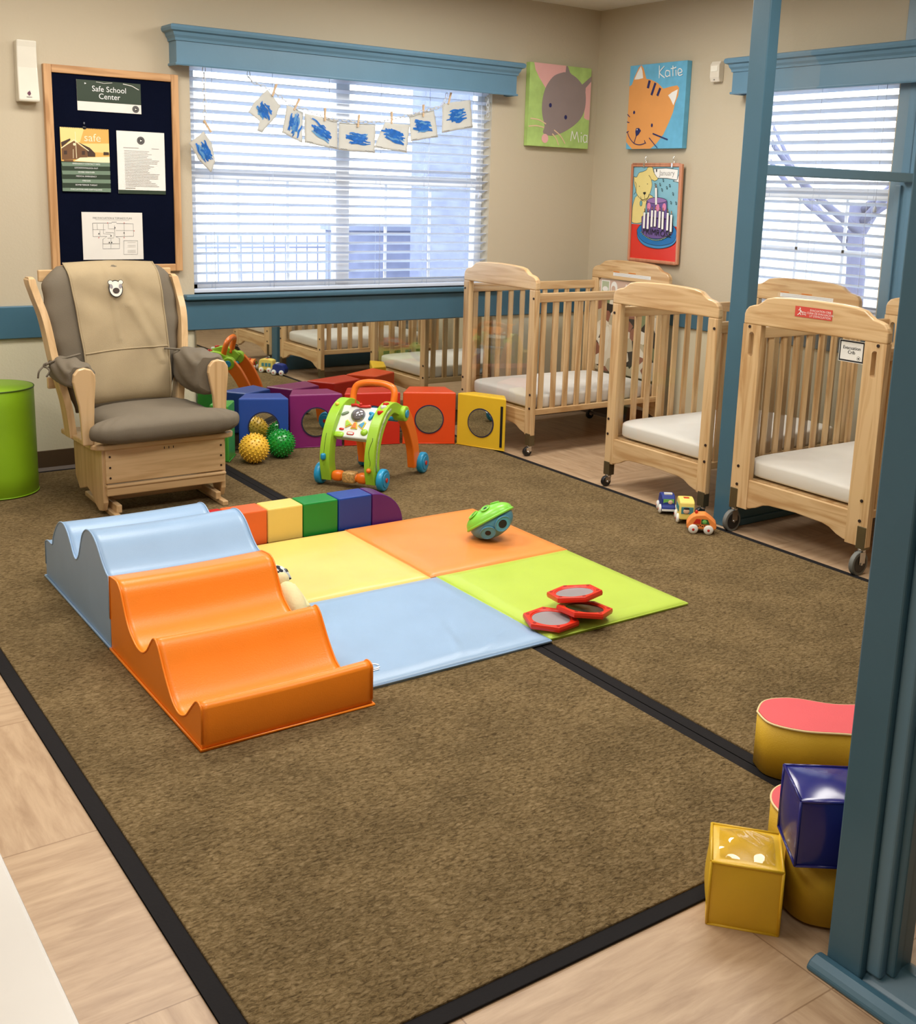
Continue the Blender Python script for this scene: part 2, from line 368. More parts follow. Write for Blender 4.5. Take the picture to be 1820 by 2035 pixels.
# windows: frames, sashes, muntins, panes
def window(name, fn, L, mullions, muntins, sill_mat, sill_ext=.06):
    # fn(u, d, z): u along wall from its left, d into the wall
    def bx(mb, u0, d0, z0, u1, d1, z1):
        p = fn(u0, d0, z0); q = fn(u1, d1, z1)
        mb.box(tuple(min(a, c) for a, c in zip(p, q)), tuple(max(a, c) for a, c in zip(p, q)))
    root = bpy.data.objects.new(name, None); C.objects.link(root); struct(root)
    f = MB(); F0, F1 = .075, .13
    bx(f, 0, F0, WZ0, .05, F1, WZ1); bx(f, L-.05, F0, WZ0, L, F1, WZ1); bx(f, 0, F0, WZ1-.05, L, F1, WZ1); bx(f, 0, F0, WZ0, L, F1, WZ0+.05)
    for u in mullions: bx(f, u-.042, F0-.005, WZ0, u+.042, F1, WZ1)
    bx(f, .05, F0+.005, 1.425, L-.05, F1-.01, 1.482)
    f.build('window_frame', WHITE, root, bev=.004)
    g = MB()
    for u in muntins: bx(g, u-.008, .1, WZ0+.05, u+.008, .108, 1.43)
    if not mullions: bx(g, .05, .1, 1.155, L-.05, .108, 1.171)
    g.build('muntins', WHITE, root)
    p = MB(); bx(p, .03, .104, WZ0+.03, L-.03, .1045, WZ1-.03); p.build('pane', GLASS, root)
    s = MB(); bx(s, -sill_ext, -.045, WZ0-.028, L+sill_ext, .07, WZ0); s.build('sill', sill_mat, root, bev=.008)
    return root
window('window_1', lambda u, d, z: (WX0+u, WY+d, z), WX1-WX0, [.895], [.29, .575, 1.19, 1.49], TEALD)
window('window_2', lambda u, d, z: (RX+d, RY1-u, z), RY1-RY0, [], [.3, .6], TEALD)

def blind(name, label, fn, L, z_top, z_bot, cords):
    root = thing(name, label, 'window blind', fn(0, 0, z_bot))
    inv = Vector(root.location)
    def P(u, d, z): return Vector(fn(u, d, z))-inv
    s = MB(); z = z_bot+.05; k = 0
    while z < z_top-.04:
        for (d0, z0, d1, z1) in ((.013, .009, .036, .0035), (.036, .0035, .059, -.006)):
            a = [P(.004, d0, z+z0), P(L-.004, d0, z+z0), P(L-.004, d1, z+z1), P(.004, d1, z+z1)]
            c = [q+Vector((0, 0, .0028)) for q in a]
            s.add(a+c, [(0, 1, 2, 3), (7, 6, 5, 4), (0, 4, 5, 1), (1, 5, 6, 2), (2, 6, 7, 3), (3, 7, 4, 0)])
        z += .0508; k += 1
    s.build('slats', SLAT, root)
    def bx(mb, u0, d0, z0, u1, d1, z1):
        p = P(u0, d0, z0); q = P(u1, d1, z1); mb.box(tuple(min(a, c) for a, c in zip(p, q)), tuple(max(a, c) for a, c in zip(p, q)))
    h = MB(); bx(h, .002, .008, z_top-.05, L-.002, .064, z_top); h.build('headrail', SLAT, root, bev=.003)
    h = MB(); bx(h, .003, .01, z_bot+.004, L-.003, .062, z_bot+.024); h.build('bottom_rail', SLAT, root, bev=.004)
    for u in cords:
        c = MB()
        for d in (.012, .06): c.cyl(P(u, d, z_bot+.02), P(u, d, z_top-.04), .0011, n=6)
        c.build('ladder_cord', SLAT, root)
    c = MB(); c.cyl(P(L-.07, .004, z_top-.05), P(L-.07, .004, 1.40), .0014, n=6); c.lathe([(.002, 0), (.008, -.008), (.009, -.03), (0, -.034)], P(L-.07, .004, 1.40), 12)
    c.build('pull_cord', SLAT, root)
    return root
blind('window_blind', 'wide white slatted blind in the left window behind the strung paintings', lambda u, d, z: (WX0+u, WY+d, z), WX1-WX0, WZ1, WZ0, [.12, .45, .78, 1.1, 1.42, 1.72])
blind('window_blind', 'narrow white slatted blind in the right-hand window above the cribs', lambda u, d, z: (RX+d, RY1-u, z), RY1-RY0, WZ1, WZ0, [.12, .45, .78])

def cornice(label, fn, L):
    root = thing('window_cornice', label, 'window cornice', fn(0, 0, 1.963)); inv = Vector(root.location)
    def sweep(prof):
        mb = MB()
        # mitred U-shaped run: left return, front, right return
        vs = []
        for (o, z) in prof:
            vs += [Vector(fn(-o, 0, z))-inv, Vector(fn(-o, .10+o, z))-inv, Vector(fn(L+o, .10+o, z))-inv, Vector(fn(L+o, 0, z))-inv]
        n = len(prof)
        for i in range(n):
            j = (i+1) % n
            for k in range(3): mb.add([vs[i*4+k], vs[i*4+k+1], vs[j*4+k+1], vs[j*4+k]], [(0, 1, 2, 3)])
        for e in (0, 3): mb.add([vs[i*4+e] for i in range(n)], [tuple(range(n))])
        return mb
    sweep([(0, 1.963), (0, 2.10), (-.018, 2.10), (-.018, 1.963)]).build('face_board', TEAL, root)
    sweep([(-.01, 2.072), (.006, 2.074), (.008, 2.086), (.016, 2.098), (.02, 2.112), (.034, 2.118), (.038, 2.13), (.034, 2.142), (.024, 2.146), (-.01, 2.146)]).build('crown_moulding', TEAL, root)
    sweep([(-.004, 1.960), (.006, 1.960), (.008, 1.966), (.006, 1.972), (-.004, 1.972)]).build('bottom_bead', TEAL, root)
    mb = MB(); a = Vector(fn(-.0, 0, 2.12))-inv; c = Vector(fn(L, .1, 2.14))-inv
    mb.box(tuple(min(p, q) for p, q in zip(a, c)), tuple(max(p, q) for p, q in zip(a, c))); mb.build('top_board', TEAL, root)
cornice('long blue painted cornice box over the wide left window', lambda u, d, z: (2.0+u, WY-d, z), 2.045)
cornice('blue painted cornice box over the right-hand window, partly behind the post', lambda u, d, z: (RX-d, 4.31-u, z), 1.62)

# ceiling lamps (out of frame, they light the room)
DIF = emis('lamp_diffuser', (1, .95, .86), 1.2)
l0 = None
for (lx, ly) in LAMPS:
    if l0 is None:
        l0 = thing('ceiling_light', 'recessed white ceiling troffer light over the play area', 'ceiling light', (lx, ly, CZ), 0, 'ceiling troffers')
        fb = MB(); fb.box((-.61, -.305, -.012), (.61, -.285, 0)); fb.box((-.61, .285, -.012), (.61, .305, 0)); fb.box((-.61, -.285, -.012), (-.59, .285, 0)); fb.box((.59, -.285, -.012), (.61, .285, 0)); fb.build('frame', WHITE, l0)
        MB().box((-.59, -.285, -.006), (.59, .285, 0)).build('diffuser', DIF, l0)
    else:
        c = copy_tree(l0); c.location = (lx, ly, CZ)

# ================================================================ OUTSIDE
GRD = mat('snowy_ground', (150, 152, 150), .9, var=.1, vscale=2)
g = MB().box((-14, WY+.3, -.35), (40, 40, -.3)).build('ground', GRD); tag(g, 'pale ground outside beyond the windows', 'ground', kind='structure')
g = MB().box((RX+.3, -14, -.35), (40, WY+.3, -.3)).build('ground', GRD); tag(g, 'pale paved ground outside the right-hand window', 'ground', kind='structure')
FEN = mat('fence_grey', (120, 126, 150), .7); SID = mat('blue_grey_siding', (112, 118, 146), .8, var=.15)
r = thing('picket_fence', 'slim metal picket fence seen through the left window', 'fence', (1.5, 10, -.3))
mb = MB()
for i in range(44): mb.box((i*.115, -.005, 0), (i*.115+.011, .005, 1.22))
mb.build('pickets', FEN, r); MB().box((0, -.008, 1.1), (5.0, .008, 1.118)).box((0, -.008, .15), (5.0, .008, .165)).build('rails', FEN, r)
r = thing('garden_wall', 'low blue-grey wall outside, seen low in the left window', 'wall', (4.95, 9.4, -.3))
MB().box((0, 0, 0), (3.6, .2, 1.3)).build('panel', SID, r); MB().box((-.04, -.03, 1.3), (3.64, .23, 1.36)).build('coping', FEN, r)
r = thing('porch_column', 'grey-blue porch column seen through the right part of the left window', 'column', (5.75, 8.8, -.3))
MB().box((-.26, -.14, 0), (.26, .14, 3.6)).build('shaft', SID, r); MB().box((-.31, -.18, 0), (.31, .18, .3)).build('plinth', SID, r)
TRK = mat('tree_bark', (96, 98, 124), .9, bump=.5, bscale=20)
def tree(label, loc, hs, seed):
    random.seed(seed); r = thing('bare_tree', label, 'tree', loc)
    tr = MB(); tr.tube([(0, 0, 0), (.03, .02, 1.0), (-.02, .05, 1.7)], [.11, .09, .07], 10); tr.build('trunk', TRK, r)
    br = MB()
    for i in range(7):
        a = i*PI*2/7+random.random(); L = 1+random.random(); z = 1.2+random.random()*.5
        p = [(0, 0, z), (math.cos(a)*L*.4, math.sin(a)*L*.4, z+.5), (math.cos(a)*L*.8, math.sin(a)*L*.8, z+1.3*hs)]
        br.tube(bspl(p, 4), [.045-.004*k for k in range(9)], 6)
    br.build('branches', TRK, r)
tree('bare tree outside the right-hand window', (9.0, 6.6, -.3), 1.0, 3)

# ================================================================ FLOOR COVERINGS
CP = carpet_mat(); BRD = mat('black_rubber_border', (30, 28, 29), .85, bump=.3, bscale=150, spec=.15)
def rug(label, x0, y0, x1, y1):
    r = thing('rug', label, 'rug', ((x0+x1)/2, (y0+y1)/2, 0), 0, 'brown rugs'); hx = (x1-x0)/2; hy = (y1-y0)/2; e = .038
    MB().box((-hx+e, -hy+e, 0), (hx-e, hy-e, .010)).build('pile', CP, r, bev=.003)
    m = MB(); m.box((-hx, -hy, 0), (hx, -hy+e, .006)); m.box((-hx, hy-e, 0), (hx, hy, .006)); m.box((-hx, -hy+e, 0), (-hx+e, hy-e, .006)); m.box((hx-e, -hy+e, 0), (hx, hy-e, .006))
    m.build('border', BRD, r, bev=.002)
rug('brown rug under the climber with its black border along the plank floor', .618, 1.371, 2.089, 5.505)
rug('brown rug reaching to the cribs, under the walker and toy cars', 2.093, 1.371, 3.566, 5.505)

def slab(name, label, x0, y0, x1, y1, m, h=.022, rz=0, group=None):
    r = thing(name, label, 'mat', ((x0+x1)/2, (y0+y1)/2, .010), rz, group); hx = (x1-x0)/2; hy = (y1-y0)/2
    def fn(u, v):
        x = -hx+2*hx*u; y = -hy+2*hy*v; ed = min(1, min(u, 1-u, v, 1-v)*14)
        wr = .0018*math.sin(9*u+5*v)*math.sin(7*v-3*u)
        if 'powder' in label:
            for (ax, ay, an, am) in ((.58, .18, 1.15, .004), (.64, .3, 1.2, -.003), (.75, .1, .5, .003)):
                dx = u-ax; dy = v-ay; q = dx*math.sin(an)-dy*math.cos(an); s_ = dx*math.cos(an)+dy*math.sin(an); wr += am*math.exp(-(q/.018)**2-(s_/.13)**2)
        return Vector((x, y, h*(.35+.65*ed**.5)+wr*ed))
    top = MB().grid(fn, 60, 60); n = 61
    b_ = top
    rim = [i for i in range(n)]+[j*n+60 for j in range(1, n)]+[60*n+i for i in range(59, -1, -1)]+[j*n for j in range(59, 0, -1)]
    low = [(b_.v[i][0], b_.v[i][1], 0) for i in rim]; top.add([b_.v[i] for i in rim]+low, [(i, (i+1) % len(rim), len(rim)+(i+1) % len(rim), len(rim)+i) for i in range(len(rim))])
    top.add(low, [tuple(range(len(low)))])
    top.build('cushion', m, r)
    pts = [(-hx, -hy, .006), (hx, -hy, .006), (hx, hy, .006), (-hx, hy, .006)]
    MB().tube(pts, .004, 6, closed=True).build('piping', m, r)
    return r
G = 'play mat squares'
mz = .012
mats_ = [slab('play_mat', 'pale yellow play mat square beside the orange climber', 1.49, 3.245, 2.105, 3.90, M_YE, group=G),
         slab('play_mat', 'orange play mat square carrying the green and blue shape toy', 2.11, 3.25, 2.755, 3.91, M_MO, group=G),
         slab('play_mat', 'powder blue play mat square at the front with a white logo', 1.44, 2.565, 2.128, 3.24, M_BL, group=G),
         slab('play_mat', 'lime green play mat square carrying the red hexagon frames', 2.133, 2.575, 2.75, 3.245, M_LI, group=G)]
lg = Art((1.445, 2.60, .0345), (1, 0, 0), (0, 1, 0)); WI = mat('white_print', (240, 240, 240), .5)
for t0 in (0, PI):
    lg.line([(.085+.016*math.cos(t0+t), .055+.016*math.sin(t0+t)) for t in [k*.25 for k in range(11)]], .006, WI)
lg.line([(.05, .07), (.065, .075), (.06, .055)], .004, WI); lg.line([(.05, .028), (.09, .03)], .005, WI)
o = lg.build('logo_print', mats_[2]); o.matrix_parent_inverse = Matrix.Translation(-Vector(mats_[2].location))

# ================================================================ CLIMBER
def extr(root_name, label, prof, x0, x1, m, cat='foam climber'):
    y0 = min(p[0] for p in prof); r = thing(root_name, label, cat, (x0, y0, .010), 0, 'foam climber pieces'); L = x1-x0
    n = len(prof)
    mb = MB(); K2 = 24
    def sag(i, u):
        y, z = prof[i]
        return y-y0, z-(.004*math.sin(PI*u) if z > .03 else 0)
    vs = []
    for k in range(K2+1):
        u = k/K2
        for i in range(n): y, z = sag(i, u); vs.append(Vector((L*u, y, z)))
    mb.add(vs, [(k*n+i, k*n+(i+1) % n, (k+1)*n+(i+1) % n, (k+1)*n+i) for k in range(K2) for i in range(n)], 0, True)
    # end caps slightly inside, as fans between profile and base
    for k, x in ((0, 0), (K2, L)):
        base_ = [Vector((x, prof[i][0]-y0, 0)) for i in range(1, n-1)]; top_ = [Vector((x, prof[i][0]-y0, prof[i][1])) for i in range(1, n-1)]
        q = len(top_); mb.add(top_+base_, [(i, i+1, q+i+1, q+i) for i in range(q-1)])
    o = mb.build('cushion', m, r)
    for x in (0, L):
        MB().tube([(x, p[0]-y0, p[1]) for p in prof[1:-1]], .0028, 6).build('seam_piping', m, r)
    e = .004
    MB().tube([(-e, -e, .004), (L+e, -e, .004), (L+e, prof[-1][0]-y0+e, .004), (-e, prof[-1][0]-y0+e, .004)], .0045, 6, closed=True).build('base_piping', m, r)
    return r
op = [(2.48, 0), (2.48, .02), (2.48, .112), (2.487, .121), (2.503, .125), (2.522, .117), (2.558, .083), (2.59, .053), (2.625, .037), (2.655, .036), (2.69, .05), (2.722, .078), (2.755, .115), (2.782, .152), (2.80, .172), (2.818, .180), (2.836, .172), (2.86, .148), (2.886, .122), (2.92, .102), (2.955, .097), (2.99, .103), (3.03, .122), (3.062, .150), (3.09, .192), (3.112, .226), (3.14, .242), (3.17, .242), (3.212, .238), (3.216, .1), (3.216, 0)]
bp = [(3.222, 0), (3.222, .1), (3.224, .234), (3.245, .240), (3.28, .262), (3.32, .296), (3.35, .315), (3.385, .326), (3.42, .326), (3.455, .315), (3.487, .290), (3.512, .25), (3.535, .212), (3.558, .190), (3.58, .184), (3.605, .196), (3.635, .228), (3.665, .252), (3.70, .267), (3.735, .267), (3.77, .255), (3.805, .230), (3.835, .2), (3.855, .175), (3.87, .15), (3.93, .148), (3.965, .135), (3.97, .05), (3.97, 0)]
def dens(p): return [p[0], p[1]]+[q for q in bspl(p[2:-2], 3)]+[p[-2], p[-1]]
extr('foam_climber', 'bright orange wavy foam climber with two dips and a low front step', dens(op), .935, 1.425, M_OR)
extr('foam_climber', 'powder blue foam climber with two tall humps behind the orange one', dens(bp), .935, 1.425, M_BL)

# rainbow foam caterpillar
rt = thing('foam_beam', 'rainbow striped foam beam with a purple rounded end behind the mats', 'foam play beam', (1.30, 3.925, .010))
def seg(x0, x1, m, h=.142):
    MB().box((x0, 0, 0), (x1-.003, .115, h)).build('segment', m, rt, bev=.006)
for a, b_, m in ((1.44, 1.615, M_RED), (1.615, 1.772, M_OR2), (1.772, 1.928, M_YE), (1.928, 2.087, M_GR), (2.087, 2.247, M_RB)): seg(a-1.30, b_-1.30, m)
pr = [(.947, 0)]+[(.947+.15*math.sin(t), .142*math.cos(t)) for t in [k*PI/2/14 for k in range(15)]]
MB().prism(pr, lambda u, v, k: Vector((u, (0, .115)[k], v))).build('rounded_end', M_PU, rt, bev=.004)

# ================================================================ FOAM MIRROR BLOCKS
RING = mat('navy_mirror_ring', (30, 30, 62), .6); BTOP = {}
def mblock(label, fl_, fr, depth, bw, m, h=.295, velcro=False, mirror=True, logo=False):
    fl_ = Vector((*fl_, 0)); fr = Vector((*fr, 0)); u = (fr-fl_); wd = u.length; u.normalize(); ang = math.atan2(u.y, u.x)
    r = thing('foam_block', label, 'foam block', ((fl_+fr)/2+Vector((0, 0, .010))), ang, 'linked foam blocks')
    a, c = wd/2, bw/2
    poly = [(-a, 0), (a, 0), (c, depth), (-c, depth)]
    MB().prism(poly, lambda x, y, k: Vector((x, y, (0, h)[k]))).build('body', m, r, bev=.008, seg=3)
    MB().tube([(-a, -.002, .004), (a, -.002, .004)], .003, 6).build('piping', m, r)
    if mirror:
        q = MB(); q.cyl((0, -.004, .142), (0, .004, .142), .082, n=40); q.build('mirror_ring', RING, r)
        q = MB(); q.cyl((0, -.0052, .142), (0, -.003, .142), .076, n=40); q.build('mirror', MIR, r)
    if velcro: MB().box((a-.032, -.003, .02), (a-.018, .001, h-.045)).build('hook_tape', BLK, r)
    if logo:
        q = MB(); q.tube([(a-.05+.012*math.cos(t), -.003, .07+.016*math.sin(t)) for t in [k*PI/8 for k in range(16)]], .002, 5, closed=True); q.build('logo_print', PAPER, r)
    return r
mblock('leaf green foam block tucked beside the glider chair', (2.15, 5.235), (2.245, 5.375), .10, .12, M_GRN, mirror=False, logo=False)
mblock('cobalt blue foam block with a round mirror behind the spiky balls', (2.275, 5.40), (2.515, 5.295), .16, .19, M_BCU)
mblock('plum purple foam block with a round mirror', (2.555, 5.372), (2.838, 5.296), .17, .20, M_PUR)
mblock('brick red foam block behind the push walker', (2.845, 5.292), (3.147, 5.195), .18, .22, M_RCU)
mblock('red-orange foam block with a round mirror right of the push walker', (3.157, 5.19), (3.42, 5.05), .19, .21, M_ORC)
mblock('golden yellow foam block with round mirror and black tape strip by the crib', (3.424, 5.045), (3.560, 4.768), .09, .20, M_YCU, velcro=True)

# ================================================================ SPIKY BALLS
def spiky(label, loc, r, m, group=None):
    o = MB(); o.ball((0, 0, 0), r*.93, 36)
    n = 190; ga = PI*(3-5**.5)
    for i in range(n):
        z = 1-2*(i+.5)/n; q = math.sqrt(1-z*z); d = Vector((math.cos(ga*i)*q, math.sin(ga*i)*q, z))
        o.cyl(d*r*.915, d*r*1.02, r*.062, r*.022, 7)
    b_ = o.build('spiky_ball', m); b_.location = loc; tag(b_, label, 'ball', group); return b_
YB = mat('yellow_rubber', (236, 190, 62), .35, spec=.5); GB = mat('green_rubber', (16, 140, 46), .22, spec=.6)
spiky('yellow spiky rubber ball on the rug left of the green one', (2.262, 5.17, .088), .079, YB)
gb = spiky('green spiky ball resting on the rug right of the yellow ball', (2.432, 5.215, .086), .077, GB)
# ================================================================ GREEN CYLINDER
r = thing('foam_stool', 'lime green cylinder stool against the wall left of the glider chair', 'stool', (1.04, 5.22, .010))
p = [(0, 0), (.165, 0), (.172, .008)]+[(.172, z) for z in (.1, .25, .4, .478)]+[(.168, .486), (0, .487)]
MB().lathe(p, n=48).build('body', M_CYL, r)
MB().tube([(.172*math.cos(t), .172*math.sin(t), .483) for t in [k*PI/24 for k in range(48)]], .003, 6, closed=True).build('top_piping', mat('dark_green_seam', (70, 98, 20), .5), r)
MB().tube([(.172*math.cos(t), .172*math.sin(t), .006) for t in [k*PI/24 for k in range(48)]], .003, 6, closed=True).build('base_piping', M_CYL, r)

# ================================================================ CRIBS
STK_R = mat('sticker_red', (206, 74, 62), .5); STK_W = mat('sticker_white', (236, 236, 232), .5); STK_O = mat('sticker_orange', (216, 130, 50), .5)
def make_crib(label, loc, evac=False, picture=False, Wd=.68, L=1.0):
    r = thing('crib', label, 'crib', loc, 0, 'wooden cribs')
    pw = .095 if evac else .058; pt = .030; hb = .905
    half = [(0, hb), (0, .945), (.006, .962), (.02, .977), (.042, .985), (.068, .990), (.09, 1.004), (.112, 1.019), (.15, 1.027), (.22, 1.032), (Wd/2, 1.035)]
    if not evac: half = [(a, hb+(b_-hb)*.93) for a, b_ in half]
    prof = half+[(Wd-a, b_) for a, b_ in reversed(half[:-1])]
    for e, x in enumerate((0, L-pt)):
        end = MB().prism(prof, lambda u, v, k: Vector((x+(0, pt)[k], u, v))).build('end_rail', W_('y'), r, bev=.006, seg=3)
        for s_ in (0, 1):
            y0 = 0 if s_ == 0 else Wd-pw; y1 = y0+pw
            o = MB()
            if evac:
                yc = (y0+y1)/2; hw = .013; hl = .052; zc = .822; a = pw/2; h = .075
                oval = [(yc+hw*math.cos(t), zc+(hl-hw if math.sin(t) > 0 else -(hl-hw))+hw*math.sin(t)) for t in [PI*(k+.5)/8 for k in range(16)]]
                rim = [(a, .3*h), (a, h), (.6*a, h), (.2*a, h), (-.2*a, h), (-.6*a, h), (-a, h), (-a, .3*h), (-a, -.3*h), (-a, -h), (-.6*a, -h), (-.2*a, -h), (.2*a, -h), (.6*a, -h), (a, -h), (a, -.3*h)]
                n = 16; vs = [Vector((xx, *q)) for xx in (x, x+pt) for q in oval]+[Vector((xx, yc+q[0], zc+q[1])) for xx in (x, x+pt) for q in rim]
                fs = []
                for i in range(n):
                    j = (i+1) % n; fs += [(i, j, 32+j, 32+i), (16+j, 16+i, 48+i, 48+j), (j, i, 16+i, 16+j), (32+i, 32+j, 48+j, 48+i)]
                o.add(vs, fs)
                o.box((x, y0, .115), (x+pt, y1, zc-h)); o.box((x, y0, zc+h), (x+pt, y1, hb))
            else:
                o.box((x, y0, .115), (x+pt, y1, hb))
            po = o.build('post', W_('z'), r, bev=(0 if evac else .004))
            xf = x if e == 0 else x+pt; d = -1 if e == 0 else 1; yb = (y0+y1)/2+(-.012 if s_ == 0 else .012)
            for z in ((.86, .34, .265) if not evac else (.895, .295, .215)): MB().cyl((xf, yb, z), (xf+d*.003, yb, z), .0065, n=10).build('bolt', BOLT, po)
            # metal leg plate and caster
            ys = y0 if s_ == 0 else y1; yo = (ys+.002 if s_ == 0 else ys-.042)
            rad = .048 if evac else .026; zt = .105 if evac else .058
            pl = MB(); pl.box((x-.003, yo, zt), (x+pt+.003, yo+.04, .195 if evac else .125)); pl.build('leg_plate', DKM, r, bev=.002)
            ca = MB(); ym = yo+.02; xm = x+pt/2-(.012 if e == 0 else -.012)
            ca.cyl((xm+.01, ym, zt-.012), (xm+.01, ym, zt+.004), .016, n=16)
            for q in (-1, 1): ca.box((xm-.016, ym+q*(.013 if evac else .010)-.0012, rad), (xm+.018, ym+q*(.013 if evac else .010)+.0012, zt-.01))
            ca.cyl((xm-.004, ym-.018, rad), (xm-.004, ym+.018, rad), .005, n=10)
            co = ca.build('caster_fork', CHR, r)
            wh = MB(); wh.cyl((xm-.004, ym-.010, rad), (xm-.004, ym+.010, rad), rad, n=28); wh.build('wheel', TIRE if evac else BLK, co, bev=.003)
            if evac: wh = MB(); wh.cyl((xm-.004, ym-.0112, rad), (xm-.004, ym+.0112, rad), rad*.74, n=24); wh.build('wheel_hub', BLK, co)
        # apron with a shallow arch
        i0, i1 = pw-.004, Wd-pw+.004; ln = i1-i0
        ap = [(i0, .245), (i0, .122), (i0+.015, .122), (i0+.05, .133), (i0+.085, .152), (i0+.12, .160), (i0+ln/2, .166), (i1-.12, .160), (i1-.085, .152), (i1-.05, .133), (i1-.015, .122), (i1, .122), (i1, .245)]
        MB().prism(ap, lambda u, v, k: Vector((x+(.004, pt-.004)[k], u, v))).build('apron', W_('y'), r, bev=.003)
        MB().box((x+.013, i0-.004, .24), (x+.017, i1+.004, hb+.004)).build('clear_panel', ACR, r)
    # slatted sides
    for y in (.008, Wd-.030):
        MB().box((pt, y, .838), (L-pt, y+.022, .888)).build('side_rail', W_('x'), r, bev=.004)
        MB().box((pt, y, .226), (L-pt, y+.022, .258)).build('side_rail', W_('x'), r, bev=.003)
        n = 11
        sp = (L-2*pt)/n
        for k in range(n):
            xc = pt+sp*(k+.5); MB().box((xc-.016, y+.005, .256), (xc+.016, y+.017, .840)).build('slat', W_('z'), r, bev=.002)
    # spring support and mattress
    MB().box((pt, .032, .232), (L-pt, Wd-.032, .246)).build('base_board', W_('x'), r)
    mo = thing_mattress((loc[0]+L/2, loc[1]+Wd/2, loc[2]+.246), L-2*pt-.012, Wd-.075)
    # stickers
    if evac:
        a = Art((-.0012, Wd, 0), (0, -1, 0), (0, 0, 1))
        u0 = Wd-(2.904-2.473)-.0; U = lambda y: 3.155-y   # y in room metres, from the left post
        a.rect(.262, .963, .442, 1.005, STK_R)
        a.text('EVACUATION CRIB', .385, .990, .0115, STK_W); a.text('CUNA DE EVACUACION', .385, .979, .0115, STK_W); a.text("LIT D'EVACUATION", .385, .968, .0115, STK_W)
        for ps in ([(.283, .975), (.290, .985), (.286, .993)], [(.290, .985), (.30, .981)], [(.279, .989), (.286, .992), (.294, .987)], [(.283, .975), (.276, .97)], [(.286, .98), (.293, .971)]): a.line(ps, .003, STK_W)
        a.ell(.287, .997, .003, .003, STK_W)
        for ps in ([(.298, .985), (.318, .983)], [(.299, .985), (.30, .971)], [(.317, .984), (.317, .970)], [(.3, .975), (.317, .974)], [(.305, .984), (.305, .975)], [(.311, .984), (.311, .975)]): a.line(ps, .0014, STK_W)
        a.build('red_sticker', r)
        a = Art((.0125, Wd, 0), (0, -1, 0), (0, 0, 1))
        a.rect(.478, .815, .594, .899, STK_W); a.rect(.480, .817, .592, .897, INK); a.rect(.486, .823, .586, .891, STK_W)
        [(a.text('Evacuation', .536+d_, .864, .0185, INK), a.text('Crib', .536+d_, .847, .0185, INK)) for d_ in (-.0005, .0005)]
        a.ell(.570, .833, .008, .008, INK); a.ell(.570, .833, .0068, .0068, STK_W); a.ell(.570, .833, .004, .003, INK)
        a.build('evacuation_crib_card', r)
    # label strip on the far end
    a = Art((L-pt-.001, Wd-.2, 0), (0, -1, 0), (0, 0, 1))
    a.rect(0, .928, .33, .948, STK_W); a.rect(.0, .950, .055, .956, STK_O); a.rect(.135, .950, .20, .956, STK_O)
    for k in range(2): a.line([(.01, .934+.008*k), (.32, .934+.008*k)], .0012, mat('print_grey', (150, 150, 150), .7))
    a.build('warning_label', r)
    if picture:
        MB().box((L-.016, .06, .33), (L-.0145, Wd-.06, .90)).build('printed_backing', fabric_print_mat(), r)
        a = Art((L-.0175, Wd-.07, 0), (0, -1, 0), (0, 0, 1)); PK = mat('picture_dusty_pink', (205, 176, 158), .6)
        a.rect(0, .80, .54, .90, PK); a.rect(.01, .81, .09, .895, STK_W); a.rect(.018, .82, .082, .887, mat('picture_sage', (178, 190, 160), .6)); a.ell(.05, .84, .026, .016, STK_W); a.ell(.13, .85, .03, .042, STK_W); a.ell(.125, .845, .018, .02, PK)
        a.text('A', .24, .82, .09, STK_W); a.text('N', .33, .82, .09, STK_W); a.text('I', .39, .82, .09, STK_W)
        a.build('animal_picture', r)
    return r
MATT = []
def thing_mattress(loc, L, Wd):
    lab = ['white sheeted mattress in the crib beside the corner', 'white sheeted mattress in the middle crib left of the blue post', 'white sheeted mattress in the evacuation crib'][len(MATT)]
    hx, hy, h = L/2, Wd/2, .088
    def fn(u, v):
        a = u*2*PI; ph = (v-.5)*PI
        def sg(x, p): return math.copysign(abs(x)**p, x)
        c = sg(math.cos(ph), .22); x = hx*c*sg(math.cos(a), .16); y = hy*c*sg(math.sin(a), .16); z = h/2+h/2*sg(math.sin(ph), .3)
        if v > .5: z += .003*math.sin(x*9+y*5)*math.sin(y*11-x*3)
        return Vector((x, y, z))
    o = MB().grid(fn, 96, 28).build('mattress', SHEET); o.location = loc; tag(o, lab, 'mattress', 'crib mattresses'); MATT.append(o); return o
make_crib('wooden crib by the back corner with an animal picture at its far end', (3.635, 4.64, 0), picture=True)
make_crib('wooden crib between the corner crib and the blue post, on small casters', (3.60, 3.315, 0))
make_crib('wooden evacuation crib with a red sticker and large grey casters', (3.585, 2.462, 0), evac=True, Wd=.695)

# ================================================================ GLIDER CHAIR
gc = thing('glider_chair', 'beech glider chair with taupe cushions and a khaki cover under the notice board', 'rocking chair', (1.60, 4.585, .010), 0)
def cb(name, a, b_, m, bev=.004, par=None): return MB().box(a, b_).build(name, m, par or gc, bev=bev)
